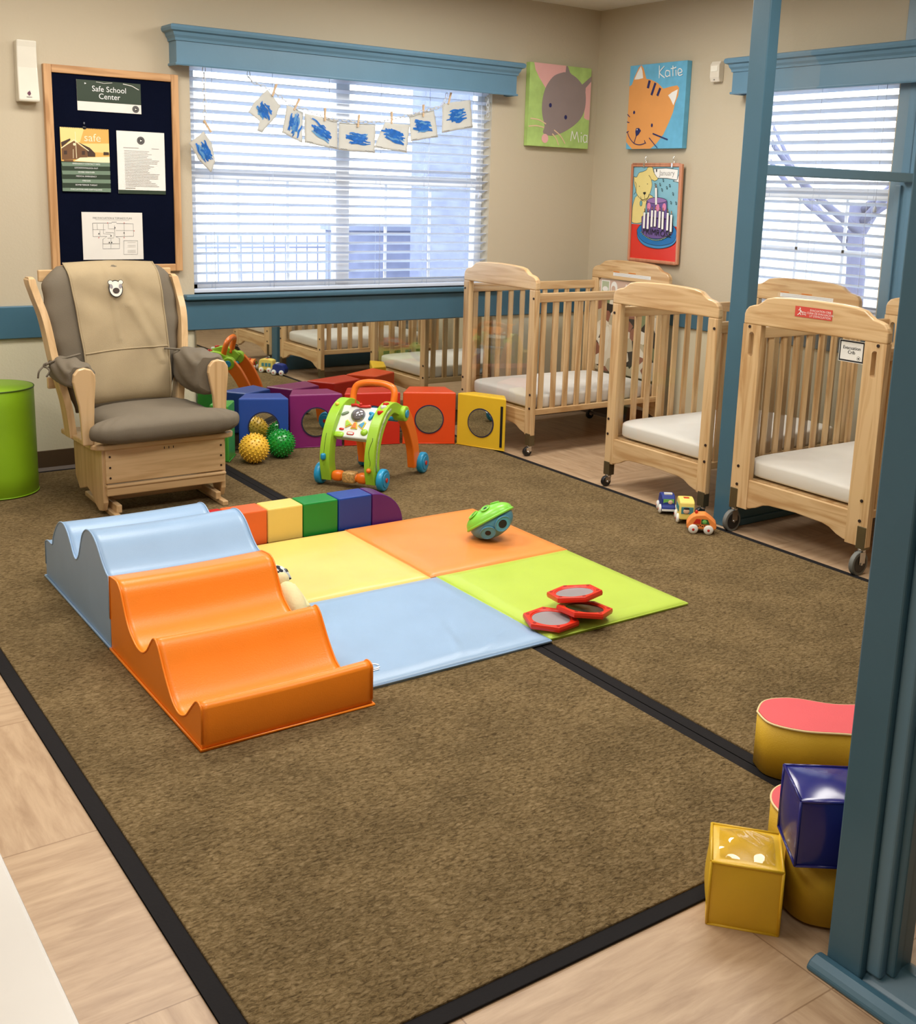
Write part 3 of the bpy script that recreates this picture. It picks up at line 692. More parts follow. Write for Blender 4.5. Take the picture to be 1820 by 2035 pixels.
# seat platform with rounded front corners
pp = [(-.335, .40), (-.315, .02), (-.30, -.004), (-.27, -.016), (.27, -.016), (.30, -.004), (.312, .02), (.335, .40)]
MB().prism(pp, lambda u, v, k: Vector((u, v, (.293, .316)[k]))).build('seat_board', WG('x'), gc, bev=.006, seg=3)
fp = cb('front_panel', (-.262, -.004, .145), (.262, .018, .293), WG('x'))
sc = MB()
for x in (-.245, .245):
    for z in (.17, .215, .262): sc.cyl((x, -.004, z), (x, -.007, z), .0045, n=8)
sc.build('screws', BOLT, fp)
SX = MB()
for k in range(3): SX.box((-.012+.02*k, -.0052, .272), (-.009+.02*k, -.004, .282))
SX.build('burnt_mark', INK, fp)
cb('lower_rail', (-.262, -.010, .092), (.262, .016, .128), WG('x')); cb('rail_cap', (-.265, -.016, .128), (.265, .012, .140), WG('x'))
sp = [(-.0, .293), (.36, .293), (.35, .11), (.30, .055), (.25, .07), (.2, .085), (.15, .07), (.1, .03), (.06, .012), (.02, .02), (0, .06)]
for s_ in (-1, 1):
    MB().prism(sp, lambda u, v, k: Vector((s_*(.262+.05*u)+(-.011, .011)[k], u+.012, v))).build('side_panel', WG('z'), gc, bev=.004)
    ru = MB(); ru.box((s_*.235-.013, -.075, 0), (s_*.235+.013, .38, .022)); ru.box((s_*.22-.012, -.03, .02), (s_*.22+.012, .33, .055)); ru.build('floor_runner', WG('y'), gc, bev=.004)
cb('cross_brace', (-.22, .14, .03), (.22, .165, .10), WG('x'))
# curved back uprights
for s_ in (-1, 1):
    pts = bspl([(s_*.245, .30, .30), (s_*.258, .315, .45), (s_*.29, .34, .62), (s_*.31, .38, .80), (s_*.318-.014, .41, .90), (s_*.32-.026, .42, .955), (s_*.318-.03, .425, .985)], 6)
    mb = MB(); N = len(pts); wd = [.045]*N
    vs = []
    for i, q in enumerate(pts):
        t = i/(N-1); hw = .022*(1 if t < .93 else .75); hd = .034*(1 if t < .95 else .6)
        for (a, c) in ((-1, -1), (1, -1), (1, 1), (-1, 1)): vs.append(Vector((q[0]+a*hw*.7, q[1]+c*hd, q[2])))
    mb.add(vs, [(i*4+k, i*4+(k+1) % 4, i*4+4+(k+1) % 4, i*4+4+k) for i in range(N-1) for k in range(4)])
    mb.add(vs[:4], [(0, 1, 2, 3)]); mb.add(vs[-4:], [(0, 1, 2, 3)])
    mb.build('back_upright', WG('z'), gc, bev=.008, seg=3)
for z in (.50, .96): cb('back_crossbar', (-.30, .40+(z-.5)*.12, z), (.30, .42+(z-.5)*.12, z+.05), WG('x'))
# arms: front posts, arm rails, padded wraps
for s_ in (-1, 1):
    out = [(-.022, .315), (-.026, .42), (-.030, .48), (-.042, .54), (-.050, .585), (-.046, .615), (-.030, .636), (-.004, .642), (.022, .634), (.036, .612), (.038, .585), (.030, .5), (.026, .42), (.022, .315)]
    MB().prism(out, lambda u, v, k: Vector((s_*(-u+.275) if s_ < 0 else s_*.275-u*-1, (.0, .026)[k]+.012, v))).build('arm_post', WG('z'), gc, bev=.006, seg=3)
    pts = bspl([(s_*.285, .03, .605), (s_*.30, .14, .612), (s_*.305, .26, .612), (s_*.30, .37, .605)], 5)
    MB().tube(pts, .026, 10, flat=.5).build('arm_rail', WG('y'), gc)
    # pad: drape over the rail, hanging inward
    def padfn(u, v):
        a = u*2*PI; y = .045+.30*v; taper = math.sin(PI*min(1, max(0, v)))**.25 if 0 < v < 1 else 0
        puck = .004*math.sin(a*7+v*9)
        hx = ((.062 if s_ < 0 else .078)+puck)*(.75+.25*taper)
        if s_ > 0:
            z0 = .595; hz = .068 if math.sin(a) > 0 else .12
        else:
            z0 = .598; hz = .055 if math.sin(a) > 0 else .05
        cx = s_*.285-(.036 if s_ > 0 else .0)
        def sg(x, p): return math.copysign(abs(x)**p, x)
        return Vector((cx+hx*sg(math.cos(a), .7), y, z0+(hz+puck)*sg(math.sin(a), .7)*(.8+.2*taper)))
    q = MB().grid(padfn, 40, 14)
    for v in (0, 1): q.add([padfn(i/40, v) for i in range(40)], [tuple(range(40))])
    q.build('arm_pad', TAUPE, gc)
# seat cushion
def seatfn(u, v):
    a = u*2*PI; ph = (v-.5)*PI
    def sg(x, p): return math.copysign(abs(x)**p, x)
    c = sg(math.cos(ph), .42); x = .358*c*sg(math.cos(a), .38); y = .25*c*sg(math.sin(a), .5); z = .058*sg(math.sin(ph), .8)
    if y < 0: x *= 1+.02*math.sin(3*a)
    pu = .003*math.sin(24*a)*max(0, math.cos(ph)-.2)
    return Vector((x*(1+pu*2)*(1-.29*min(1, max(0, (y+.165)/.045))), y+.155, .372+z+.010*math.cos(x*4)*(z > 0)+pu))
MB().grid(seatfn, 90, 24).build('seat_cushion', TAUPE, gc)
# back cushion: thick slab leaning back, with side gathers
def backfn(u, v, front):
    z = .40+.625*v; half = .215+.075*min(1, v*1.6)+.012*math.sin(PI*v); half *= (1-.22*max(0, (v-.86)/.14)**2)
    x = (u*2-1)*half; ed = 1-abs(u*2-1)**4; edv = 1-abs(v*2-1)**8
    y = .315+.13*v; th = .055*ed**.6*edv**.5+.008
    pk = .004*math.sin(v*34)*abs(u*2-1)**3
    return Vector((x+pk, y+(-th if front else th*.7), z+.02*math.sin(u*PI)*v))
q = MB().grid(lambda u, v: backfn(u, v, True), 34, 34).grid(lambda u, v: backfn(u, v, False), 34, 34)
for e in (0, 1):
    q.grid(lambda u, v, e=e: backfn(e, v, True).lerp(backfn(e, v, False), u), 2, 34)
    q.grid(lambda u, v, e=e: backfn(u, e, True).lerp(backfn(u, e, False), v), 34, 2)
q.build('back_cushion', TAUPE, gc)
def wr(x, z):
    return .004*math.sin(26*x+9*z+2.5*math.sin(14*z))*math.exp(-((z-.78)/.25)**2)+.006*math.exp(-((x-.05-.5*(.85-z))/.018)**2)*(z < .86)*(z > .6)-.005*math.exp(-((x-.12-.5*(.8-z))/.02)**2)*(z > .55)+.005*math.exp(-((x+.01+.08*(z-.7))/.01)**2)*(z > .7)
def covfn(u, v):
    z = .428+.612*v; x = (u*2-1)*(.19+.012*v)+(.02 if v < .4 else .02-.03*(v-.4)); half = .215+.075*min(1, v*1.6)+.012*math.sin(PI*v); half *= (1-.22*max(0, (v-.86)/.14)**2)
    uu = min(1, max(0, (x/half+1)/2)); bq = backfn(uu, min(.985, v), True)
    return Vector((x, bq.y-.009-wr(x, z)+(.03*max(0, (v-.9)/.1)**2), z+.008*math.sin(u*PI)))
cvr = MB().grid(covfn, 44, 56).build('back_cover', COVER, gc, solid=.004)
se = MB()
se.tube([covfn(0, k/40)+Vector((0, -.003, 0)) for k in range(41)], .0035, 6); se.tube([covfn(1, k/40)+Vector((0, -.003, 0)) for k in range(41)], .0035, 6)
se.tube([covfn(k/30, .375+.02*k/30)+Vector((0, -.002, 0)) for k in range(31)], .0035, 6)
se.build('cover_hem', COVER, cvr)
# embroidered bear patch on the cover
pc = covfn(.47, .83)+Vector((0, -.006, 0)); a = Art((pc.x-.056, pc.y-.020, pc.z-.045), (1, 0, .0), (0, .18, 1), .0004); PW = mat('patch_white', (232, 226, 214), .8); PG = mat('patch_grey', (150, 146, 150), .8)
a.ell(.05, .034, .032, .038, INK); a.ell(.028, .062, .012, .011, INK); a.ell(.074, .062, .012, .011, INK); a.ell(.05, .034, .028, .034, PW); a.ell(.028, .062, .0095, .009, PW); a.ell(.074, .062, .0095, .009, PW)
a.ell(.030, .045, .007, .010, PG, .3); a.ell(.071, .045, .007, .010, PG, -.3); a.ell(.05, .026, .015, .012, INK); a.ell(.05, .026, .0125, .0095, mat('patch_brown', (70, 56, 50), .8))
a.build('bear_patch', cvr)
for s_ in (-1, 1):
    tb = MB(); tb.tube(bspl([(s_*.19, .30, .66), (s_*.25, .27, .655), (s_*.31, .28, .64), (s_*.345, .30, .62)], 5), .005, 6)
    tb.tube(bspl([(s_*.345, .30, .62), (s_*.37, .29, .60), (s_*.375, .295, .57)], 4), .004, 6); tb.tube(bspl([(s_*.345, .30, .62), (s_*.33, .28, .60), (s_*.345, .28, .575)], 4), .004, 6)
    tb.tube([(s_*.335+.014*math.cos(t), .295, .622+.010*math.sin(t)) for t in [k*PI/6 for k in range(12)]], .0035, 6, closed=True)
    tb.build('tie_ribbon', TAUPE, gc)

for ch in list(gc.children):
    nm = ch.name.split('.')[0]
    if nm in ('back_upright', 'back_cushion', 'back_cover', 'tie_ribbon', 'back_crossbar'): ch.location = (-.056, 0, 0); ch.rotation_euler = (0, 0, .07)
    if nm in ('arm_post', 'arm_pad', 'arm_rail'): ch.location = (-.034, 0, 0); ch.scale = (1.05, 1, 1)
    if nm == 'seat_cushion': ch.location = (.0, .0, 0); ch.rotation_euler = (0, 0, .04)

# ================================================================ PUSH WALKER
PG_ = mat('toy_lime_plastic', (158, 206, 52), .3, spec=.55); PO_ = mat('toy_orange_plastic', (242, 118, 24), .3, spec=.55); PB_ = mat('toy_sky_blue_plastic', (30, 148, 196), .32, spec=.55)
PWh = mat('toy_white_plastic', (222, 228, 222), .3); PR_ = mat('toy_red_plastic', (206, 42, 30), .32); PGy = mat('toy_silver_dome', (150, 150, 156), .12, metal=.6); PYe = mat('toy_yellow_plastic', (238, 208, 70), .35)
FR_ = Vector((2.567, 4.393, 0)); bk = Vector((.359, .21, 0)).normalized(); lt = Vector((-.188, .262, 0)).normalized()
wk = thing('push_walker', 'green and orange baby push walker with sky blue wheels and an activity panel', 'toy walker', FR_+lt*.16+Vector((0, 0, .010)), 0)
MW = Matrix((( -lt.x, bk.x, 0), (-lt.y, bk.y, 0), (0, 0, 1)))   # local x to the walker's right (photo right), y toward its back
def LP(x, y, z): return MW @ Vector((x, y, z))
def band(cl, wx, th, xc):
    # arch band: centre line in (y,z), width wx in x, thickness th
    pts = bspl(cl, 7); N = len(pts); vs = []
    for i, (y, z) in enumerate(pts):
        a = pts[max(0, i-1)]; b_ = pts[min(N-1, i+1)]; d = Vector((b_[0]-a[0], b_[1]-a[1])).normalized(); t = i/(N-1); h = (th(t) if callable(th) else th)/2
        for (sx, sn) in ((-1, -1), (1, -1), (1, 1), (-1, 1)): vs.append(LP(xc+sx*wx/2, y-d.y*sn*h, z+d.x*sn*h))
    mb = MB(); mb.add(vs, [(i*4+k, i*4+(k+1) % 4, i*4+4+(k+1) % 4, i*4+4+k) for i in range(N-1) for k in range(4)])
    mb.add(vs[:4], [(0, 1, 2, 3)]); mb.add(vs[-4:], [(0, 1, 2, 3)]); return mb
arch = [(-.005, .035), (-.022, .12), (-.012, .21), (.022, .29), (.075, .35), (.14, .375), (.20, .355), (.235, .33)]
for s_ in (-1, 1):
    sf = band(arch, .050, lambda t: .058-.008*t, s_*.116).build('side_frame', PG_, wk, bev=.010, seg=3)
    hb_ = MB(); hb_.cyl(LP(s_*.10, .232, .332), LP(s_*.160, .232, .332), .038, n=24); hb_.build('hinge_hub', PG_, wk, bev=.006)
    hc = MB(); hc.cyl(LP(s_*.158, .232, .332), LP(s_*.166, .232, .332), .020, n=20); hc.build('hinge_cap', PB_, wk, bev=.003)
    rl = band([(.235, .33), (.275, .285), (.315, .215), (.345, .14), (.362, .04)], .040, lambda t: .072-.014*t, s_*.136).build('rear_leg', PO_, wk, bev=.012, seg=3)
    for (y, nm) in ((0, 'front'), (.416, 'rear')):
        wq = MB(); wq.cyl(LP(s_*.146, y if y == 0 else .405, .053), LP(s_*.178, y if y == 0 else .405, .053), .053, n=32); wo = wq.build('wheel', PB_, wk, bev=.009, seg=3)
        hq = MB(); yy = y if y == 0 else .405; hq.cyl(LP(s_*.177, yy, .053), LP(s_*.181, yy, .053), .036, .034, n=28); hq.build('wheel_disc', PB_, wo)
        hq = MB(); hq.cyl(LP(s_*.18, yy, .053), LP(s_*.185, yy, .053), .011, n=14); hq.build('hub_cap', PR_, wo)
    ax = MB(); ax.cyl(LP(s_*.12, .38, .05), LP(s_*.15, .405, .053), .014, n=12); ax.build('axle', PO_, wk)
# window insets and squiggles on the side frames
a1 = MB()
def onarch(t, off, x):
    pts = bspl(arch, 7); i = min(len(pts)-2, int(t*(len(pts)-1))); y, z = pts[i]; b_ = pts[i+1]; d = Vector((b_[0]-y, b_[1]-z)).normalized(); return LP(x, y-d.y*off, z+d.x*off)
q = MB(); q.tube([onarch(.14+.028*k, .0275, .118+.006*math.sin(k*1.1)) for k in range(9)], .0016, 5); q.tube([onarch(.14+.028*k, .0275, -.118) for k in range(9)], .0014, 5); q.build('slot_tracks', BLK, wk)
q = MB(); q.ball(onarch(.13, .034, .118), .012, 14); q.build('bead_slider', PO_, wk)
q = MB(); q.superbox(onarch(.2, .034, -.118), (.012, .01, .016), .6, 14); q.build('bear_slider', PB_, wk)
q = MB(); q.ball(onarch(.6, .03, -.118), .010, 12); q.build('bee_button', PYe, wk)
for k, m in ((0, PR_), (1, PWh), (2, PR_)):
    q = MB(); cpt = onarch(.56+.055*k, .026, .118); q.superbox(cpt, (.014, .008, .010), .3, 12); q.build('flip_tile', m, wk)
q = MB(); q.tube([onarch(.12+.06*k, .002, .1405) for k in range(10)], [.007, .009, .009, .008, .01, .009, .01, .012, .012, .009], 8, flat=.3); q.build('rattle_window', mat('rattle_print', (176, 190, 150), .4, var=.4, vscale=90), wk)
# console
c0 = Vector((0, .008, .262)); 
def PC(u, v, n): # u across, v up the slope, n outwards
    sl = Vector((0, .095, .135)).normalized(); nn = Vector((0, -sl.z, sl.y)); q = Vector((0, .000, .235))+sl*v+nn*n; return LP(u, q.y, q.z)
pb = MB(); vs = [PC(sx*.095, v, n) for n in (-.03, .012) for (sx, v) in ((-1, 0), (1, 0), (1, .168), (-1, .168))]
pb.add(vs, [(0, 3, 2, 1), (4, 5, 6, 7), (0, 1, 5, 4), (1, 2, 6, 5), (2, 3, 7, 6), (3, 0, 4, 7)]); con = pb.build('activity_panel', PWh, wk, bev=.008, seg=3)
nn_ = (PC(0, 0, 1)-PC(0, 0, 0)).normalized(); ss_ = (PC(0, 1, 0)-PC(0, 0, 0)).normalized(); uu_ = (PC(1, 0, 0)-PC(0, 0, 0)).normalized()
MP = Matrix((uu_, ss_, nn_)).transposed()
MB().ball(PC(0, .118, .012), (.036, .034, .026), 24, M_=MP).build('dome', PGy, con)
for k, (u, m, ro) in enumerate(((-.038, PG_, .55), (0, PO_, 0), (.038, PB_, -.55))):
    c_, q_ = math.cos(ro), math.sin(ro); tri = [(-.018, -.016), (.018, -.016), (.006, .020), (-.006, .020)]
    zz = .062 if k == 1 else .07
    MB().prism(tri, lambda a, b_, e: PC(u+a*c_-b_*q_, zz+a*q_+b_*c_, (.010, .018)[e])).build('song_button', PYe, con, bev=.002)
    MB().prism([(a*.72, b_*.72) for a, b_ in tri], lambda a, b_, e: PC(u+a*c_-b_*q_, zz+a*q_+b_*c_, (.016, .0205)[e])).build('song_button_face', m, con, bev=.001)
MB().ball(PC(.058, .034, .010), (.019, .018, .014), 18, M_=MP).build('green_button', PG_, con)
q = MB(); q.superbox(PC(.070, .118, .014), (.009, .022, .008), .7, 14, M_=MP @ Matrix.Rotation(-.4, 3, 'Z')); q.superbox(PC(.064, .134, .014), (.012, .008, .008), .7, 12, M_=MP); q.build('blue_key', PB_, con)
q = MB(); q.superbox(PC(-.070, .122, .012), (.020, .008, .006), .7, 14, M_=MP @ Matrix.Rotation(.5, 3, 'Z')); q.build('grey_leaf', mat('leaf_grey', (120, 140, 110), .4), con)
q = MB(); q.superbox(PC(-.062, .040, .012), (.013, .006, .005), .7, 12, M_=MP); q.build('volume_switch', PR_, con)
q = MB(); q.superbox(PC(-.010, .022, .0125), (.019, .0085, .003), .5, 16, M_=MP); q.build('logo_badge', PR_, con)
q = MB(); q.superbox(PC(-.010, .022, .0138), (.015, .005, .003), .5, 14, M_=MP); q.build('logo_badge_inner', PWh, con)
q = MB(); q.superbox(PC(-.068, .013, .008), (.028, .014, .008), .6, 18, M_=MP); q.build('green_hill', PG_, con)
q = MB(); q.tube([PC(-.05+.025*k, .166+.004*math.sin(k*2), .016) for k in range(5)], .007, 8); q.ball(PC(.0, .172, .022), .008, 10); q.build('red_ladybird', PR_, con)
# handle
hp = bspl([LP(-.104, .19, .36), LP(-.108, .205, .42), LP(-.094, .215, .455), LP(-.05, .22, .470), LP(0, .222, .473), LP(.05, .22, .470), LP(.094, .215, .455), LP(.108, .205, .42), LP(.104, .19, .36)], 6)
MB().tube(hp, .0165, 14).build('handle', PO_, wk)
# front roller
fx = MB(); fx.cyl(LP(-.10, -.008, .05), LP(.10, -.008, .05), .020, n=16); fx.build('front_axle', PO_, wk)
for s_ in (-1, 1): MB().superbox(LP(s_*.065, -.010, .052), (.030, .026, .026), .7, 18, M_=MW).build('roller_drum', PO_, wk)
MB().superbox(LP(0, -.012, .052), (.034, .026, .027), .35, 18, M_=MW).build('bead_window', mat('bead_window_print', (190, 150, 90), .3, var=.5, vscale=120), wk)
cbm = MB(); cbm.cyl(LP(-.13, .232, .30), LP(.13, .232, .30), .012, n=12); cbm.build('rear_crossbar', PB_, wk)

# ================================================================ PICTURE COORDINATE HELPER
def quad(cor, w, h):
    # inverse bilinear: a point inside four sketch corners (TL, TR, BR, BL) -> metres on a w x h sheet
    (ax, ay), (bx, by), (cx, cy), (dx, dy) = cor
    def F(p):
        u, v = .5, .5
        for _ in range(12):
            x = (1-v)*((1-u)*ax+u*bx)+v*((1-u)*dx+u*cx)-p[0]; y = (1-v)*((1-u)*ay+u*by)+v*((1-u)*dy+u*cy)-p[1]
            xu = (1-v)*(bx-ax)+v*(cx-dx); xv = (1-u)*(dx-ax)+u*(cx-bx); yu = (1-v)*(by-ay)+v*(cy-dy); yv = (1-u)*(dy-ay)+u*(cy-by)
            D = xu*yv-xv*yu; u -= (x*yv-y*xv)/D; v -= (y*xu-x*yu)/D
        return (min(1, max(0, u))*w, (1-min(1, max(0, v)))*h)
    return F
def kz(z): return wz(z)
F2 = 5.50/5.47

# ================================================================ NOTICE BOARD
bx0, bx1, bz0, bz1 = 1.397, 2.032, kz(.970), kz(1.917)
nb = thing('notice_board', 'oak framed navy felt notice board above the glider chair', 'notice board', ((bx0+bx1)/2, WY, bz0)); hw = (bx1-bx0)/2; hh = bz1-bz0; fw = .036
MB().box((-hw+.02, -.022, .02), (hw-.02, -.002, hh-.02)).build('felt_panel', NAVYF, nb)
for xq in (-hw, hw-fw): MB().box((xq, -.032, 0), (xq+fw, -.001, hh)).build('frame_stile', WO('z'), nb, bev=.003)
for zq in (0, hh-fw): MB().box((-hw+fw, -.031, zq), (hw-fw, -.001, zq+fw)).build('frame_rail', WO('x'), nb, bev=.003)
DG = mat('print_forest_green', (52, 66, 52), .35); SG = mat('print_sage', (112, 134, 114), .5); PGR = mat('print_text_grey', (150, 146, 142), .7); PT = mat('print_text_light', (206, 202, 196), .7)
LAM = mat('laminate_sheen', (238, 236, 230), .15)
def sheet(name, label, cat, x0, z0, x1, z1, m=PAPER, t=.0025, group=None):
    x0 *= F2; x1 *= F2; z0 = kz(z0); z1 = kz(z1)
    r = thing(name, label, cat, (x0, WY-.0245, z0), 0, group); MB().box((0, -t, 0), (x1-x0, 0, z1-z0)).build('sheet', m, r)
    return r, Art((0, -t, 0), (1, 0, 0), (0, 0, 1), .00008), x1-x0, z1-z0
def seal(a, u, v, r_):
    a.ell(u, v, r_, r_, INK); a.ell(u, v, r_*.86, r_*.86, PGR); a.ell(u, v, r_*.78, r_*.78, INK); a.ell(u, v, r_*.6, r_*.6, PGR); a.ell(u, v, r_*.52, r_*.52, INK); a.poly([(u-r_*.2, v-r_*.28), (u+r_*.38, v), (u-r_*.2, v+r_*.28)], PAPER)
r, a, w_, h_ = sheet('safety_sign', 'laminated green Safe School Center sign at the top of the notice board', 'sign', 1.536, 1.721, 1.835, 1.860)
a.rect(0, .042, w_, h_, DG); a.text('Safe School', w_*.5, .091, .036, WI, sx=.98); a.text('Center', w_*.5, .058, .036, WI, sx=.98); seal(a, w_-.027, .021, .0165)
a.line([(w_*.3, h_-.006), (w_*.42, h_-.010), (w_*.55, h_-.005)], .0018, LAM); a.line([(w_*.72, h_-.006), (w_*.86, h_-.012), (w_*.97, h_-.028)], .003, LAM); a.poly([(.036, h_-.02), (.045, h_-.016), (.036, h_-.012)], WI)  # pale strokes along the top edge are laminate glare drawn as colour
a.build('printed_face', r)
# flip chart
r, a, w_, h_ = sheet('flip_chart', 'amber and green safety flip chart with a brick building picture, left on the board', 'flip chart', 1.450, 1.350, 1.674, 1.641, DG, .006)
AM = mat('print_amber', (226, 176, 92), .4); AM2 = mat('print_amber_light', (240, 214, 140), .4); BR1 = mat('print_brick', (112, 78, 48), .5); BR2 = mat('print_dark_brown', (66, 46, 34), .5); CRM = mat('print_cream', (244, 230, 190), .5)
q = quad([(135, 820), (832, 860), (872, 1760), (165, 1745)], w_, h_); P_ = lambda *p: [q(x) for x in p]
a.poly(P_((135, 820), (832, 860), (868, 1340), (150, 1310)), AM); a.poly(P_((135, 820), (480, 840), (420, 1040), (150, 1060)), AM2); a.poly(P_((440, 1060), (850, 1060), (862, 1200), (600, 1180)), AM2)
a.poly(P_((150, 1040), (280, 985), (285, 1010), (160, 1110)), BR2); a.poly(P_((158, 1120), (335, 1020), (520, 1165), (530, 1280), (160, 1290)), BR1); a.poly(P_((380, 1035), (560, 1120), (640, 1200), (640, 1250), (530, 1250), (520, 1165)), BR2)
a.line(P_((150, 1125), (335, 1005), (545, 1165)), .004, CRM); a.ell(*q((338, 1070)), .006, .006, CRM); a.poly(P_((190, 1160), (235, 1160), (235, 1215), (190, 1215)), BR2); a.poly(P_((445, 1165), (490, 1165), (490, 1220), (445, 1220)), BR2)
a.line(P_((350, 890), (370, 1270)), .0025, CRM); a.line(P_((322, 1140), (322, 1270)), .002, CRM); a.poly(P_((330, 1310), (420, 1260), (870, 1250), (868, 1340)), CRM); a.poly(P_((190, 1290), (320, 1290), (320, 1320), (190, 1315)), BR1); a.poly(P_((760, 1180), (840, 1185), (840, 1225), (760, 1225)), BR2)
a.text('safe', *q((600, 1030)), .052, CRM)
for i, (y, t) in enumerate(((1355, 'EMERGENCY CONTACT INFO'), (1415, 'LOCKDOWN/LOCK-OUT'), (1475, 'SEVERE WEATHER'), (1535, 'MEDICAL EMERGENCY'), (1598, 'FIRE/GAS'), (1660, 'BOMB/TERROR THREAT'), (1725, 'EVACUATION AND EARTHQUAKE'))):
    if i % 2 == 0: a.poly(P_((150, y-28), (870, y-20), (870, y+36), (165, y+28)), SG)
    a.text(t, *q((510, y+6)), .0095, WI)
a.build('printed_pages', r)
q_ = MB(); 
for k in range(26):
    if k != 12: q_.cyl((.008+k*.0083, -.006, h_-.003), (.008+k*.0083, -.006, h_+.003), .0012, n=6)
q_.build('spiral_binding', BLK, r); MB().superbox((w_*.5, -.004, h_+.002), (.009, .004, .008), .6, 14).build('hanger', BLK, r)
MB().superbox((w_*.5, -.004, h_+.022), (.004, .005, .006), .7, 12).build('push_pin', mat('clear_grey_pin', (90, 96, 110), .3), r)
# policy notice
r, a, w_, h_ = sheet('policy_notice', 'white laminated page of small print with a round seal, right on the board', 'notice', 1.712, 1.345, 1.944, 1.639, LAM)
a.rect(.0, .0, w_, .018, DG); seal(a, w_*.5, h_-.042, .019); a.line([(.03, h_-.078), (w_*.45, h_-.078)], .0028, PGR); a.line([(w_*.72, h_-.078), (w_*.88, h_-.078)], .0022, PGR)
random.seed(4)
for i in range(24): a.line([(.034, h_-.092-i*.0072), (w_*(.6+.3*random.random()), h_-.092-i*.0072)], .0016, PGR)
a.line([(.034, .028), (w_*.35, .028)], .0024, PGR)
a.build('printed_face', r)
# evacuation plan
r, a, w_, h_ = sheet('evacuation_plan', 'white evacuation floor plan sheet at the bottom of the notice board', 'floor plan', 1.533, 1.030, 1.823, 1.255)
q = quad([(590, 1385), (1028, 1390), (1040, 1728), (605, 1725)], w_, h_); P_ = lambda *p: [q(x) for x in p]
a.text('FIRE EVACUATION & TORNADO PLAN', w_*.5, h_-.032, .0128, INK, sx=.85); a.line([(w_*.22, h_-.036), (w_*.78, h_-.036)], .0009, INK)
for ps in ([(668, 1465), (805, 1465), (805, 1457), (840, 1457), (840, 1467), (962, 1470), (965, 1560), (835, 1562), (862, 1575), (862, 1648), (742, 1648), (742, 1580), (770, 1560), (672, 1560), (668, 1465)],):
    a.line(P_(*ps), .0018, INK)
for ps in ([(895, 1470), (897, 1560)], [(835, 1517), (965, 1518)], [(800, 1575), (800, 1645)], [(668, 1510), (760, 1512)], [(745, 1470), (745, 1540), (800, 1545)], [(825, 1480), (828, 1560)], [(700, 1470), (702, 1510)], [(760, 1530), (820, 1533), (820, 1570), (775, 1572)], [(720, 1515), (722, 1555)], [(780, 1470), (782, 1505), (830, 1505)], [(742, 1612), (862, 1612)]): a.line(P_(*ps), .0011, INK)
for p0 in ((828, 1497), (713, 1540), (895, 1535), (788, 1603), (805, 1603), (800, 1555)): a.ell(*q(p0), .0026, .0034, INK)
for p0 in ((895, 1463), (775, 1463), (968, 1520), (895, 1568), (712, 1567)): a.ell(*q(p0), .0018, .0028, mat('print_red', (200, 60, 60), .6))
a.line(P_((893, 1590), (995, 1592), (995, 1690), (893, 1690), (893, 1590)), .0012, INK)
for y in (1603, 1625, 1635, 1660, 1668, 1676): a.line(P_((920, y), (980, y)), .0009, PGR)
a.build('printed_face', r)

# ================================================================ WALL DISPENSER AND SENSOR
r = thing('wall_dispenser', 'tall white glossy dispenser on the wall left of the notice board', 'dispenser', (1.322, WY, kz(1.742))); h_ = .268
pr = [(0, 0), (-.062, .0), (-.066, .01), (-.05, .15), (-.052, .24), (-.058, h_), (0, h_)]
q = MB(); vs = []
for x, s_ in ((-.040, 1), (.046, 1)):
    pass
q.prism(pr, lambda u, v, k: Vector(((-.045+.004*(v/h_), .047-.002*(v/h_))[k], u, v))); q.build('cover', mat('glossy_white_plastic', (226, 222, 208), .12, spec=.6), r, bev=.006, seg=3)
a = Art((-.012, -.0668, .02), (1, 0, 0), (0, .1, 1)); LM = mat('logo_maroon', (92, 30, 60), .5); a.poly([(.004, .016), (.012, .006), (.02, .014), (.018, .024), (.008, .024)], LM); a.poly([(.010, .022), (.016, .030), (.018, .02)], LM); a.line([(0, .001), (.024, .001)], .003, PGR); a.build('logo_print', r)
r = thing('motion_sensor', 'small white motion sensor on the wall right of the cat painting', 'sensor', (RX, 4.503, 2.095))
q = MB(); q.prism([(0, -.055), (-.03, -.055), (-.04, -.03), (-.042, .035), (-.028, .055), (0, .055)], lambda u, v, k: Vector((u, (-.034, .034)[k], v))); q.build('housing', mat('sensor_white', (224, 216, 200), .4), r, bev=.004)
MB().box((-.0435, -.024, .0), (-.04, .024, .03)).build('lens', mat('sensor_lens', (240, 236, 222), .3), r); MB().cyl((-.036, .0, -.043), (-.042, 0, -.043), .003, n=8).build('indicator', PGR, r)

# ================================================================ CANVAS PAINTINGS
LGN = mat('canvas_leaf_green', (172, 204, 118), .8, var=.12, vscale=14); DGN = mat('canvas_side_green', (104, 146, 76), .8); PNK = mat('canvas_pink', (230, 176, 172), .8); MGY = mat('canvas_mouse_grey', (146, 132, 130), .8); NVY = mat('canvas_navy', (36, 40, 96), .7); CWH = mat('canvas_white', (240, 240, 236), .8)
w_, h_ = .478, .483
r = thing('canvas_painting', 'square green canvas painting of a grey mouse with pink ears', 'painting', (4.187, WY, 1.687)); MB().box((0, -.04, 0), (w_, -.002, h_)).build('canvas', LGN, r, bev=.002)
a = Art((0, -.0402, 0), (1, 0, 0), (0, 0, 1), .0002); q = quad([(165, 160), (607, 208), (572, 786), (150, 762)], w_, h_); P_ = lambda *p: [q(x) for x in p]
a.poly(P_((430, 190), (445, 235), (495, 290), (530, 325), (607, 262), (607, 330), (560, 380), (470, 330), (400, 250), (415, 190)), MGY)
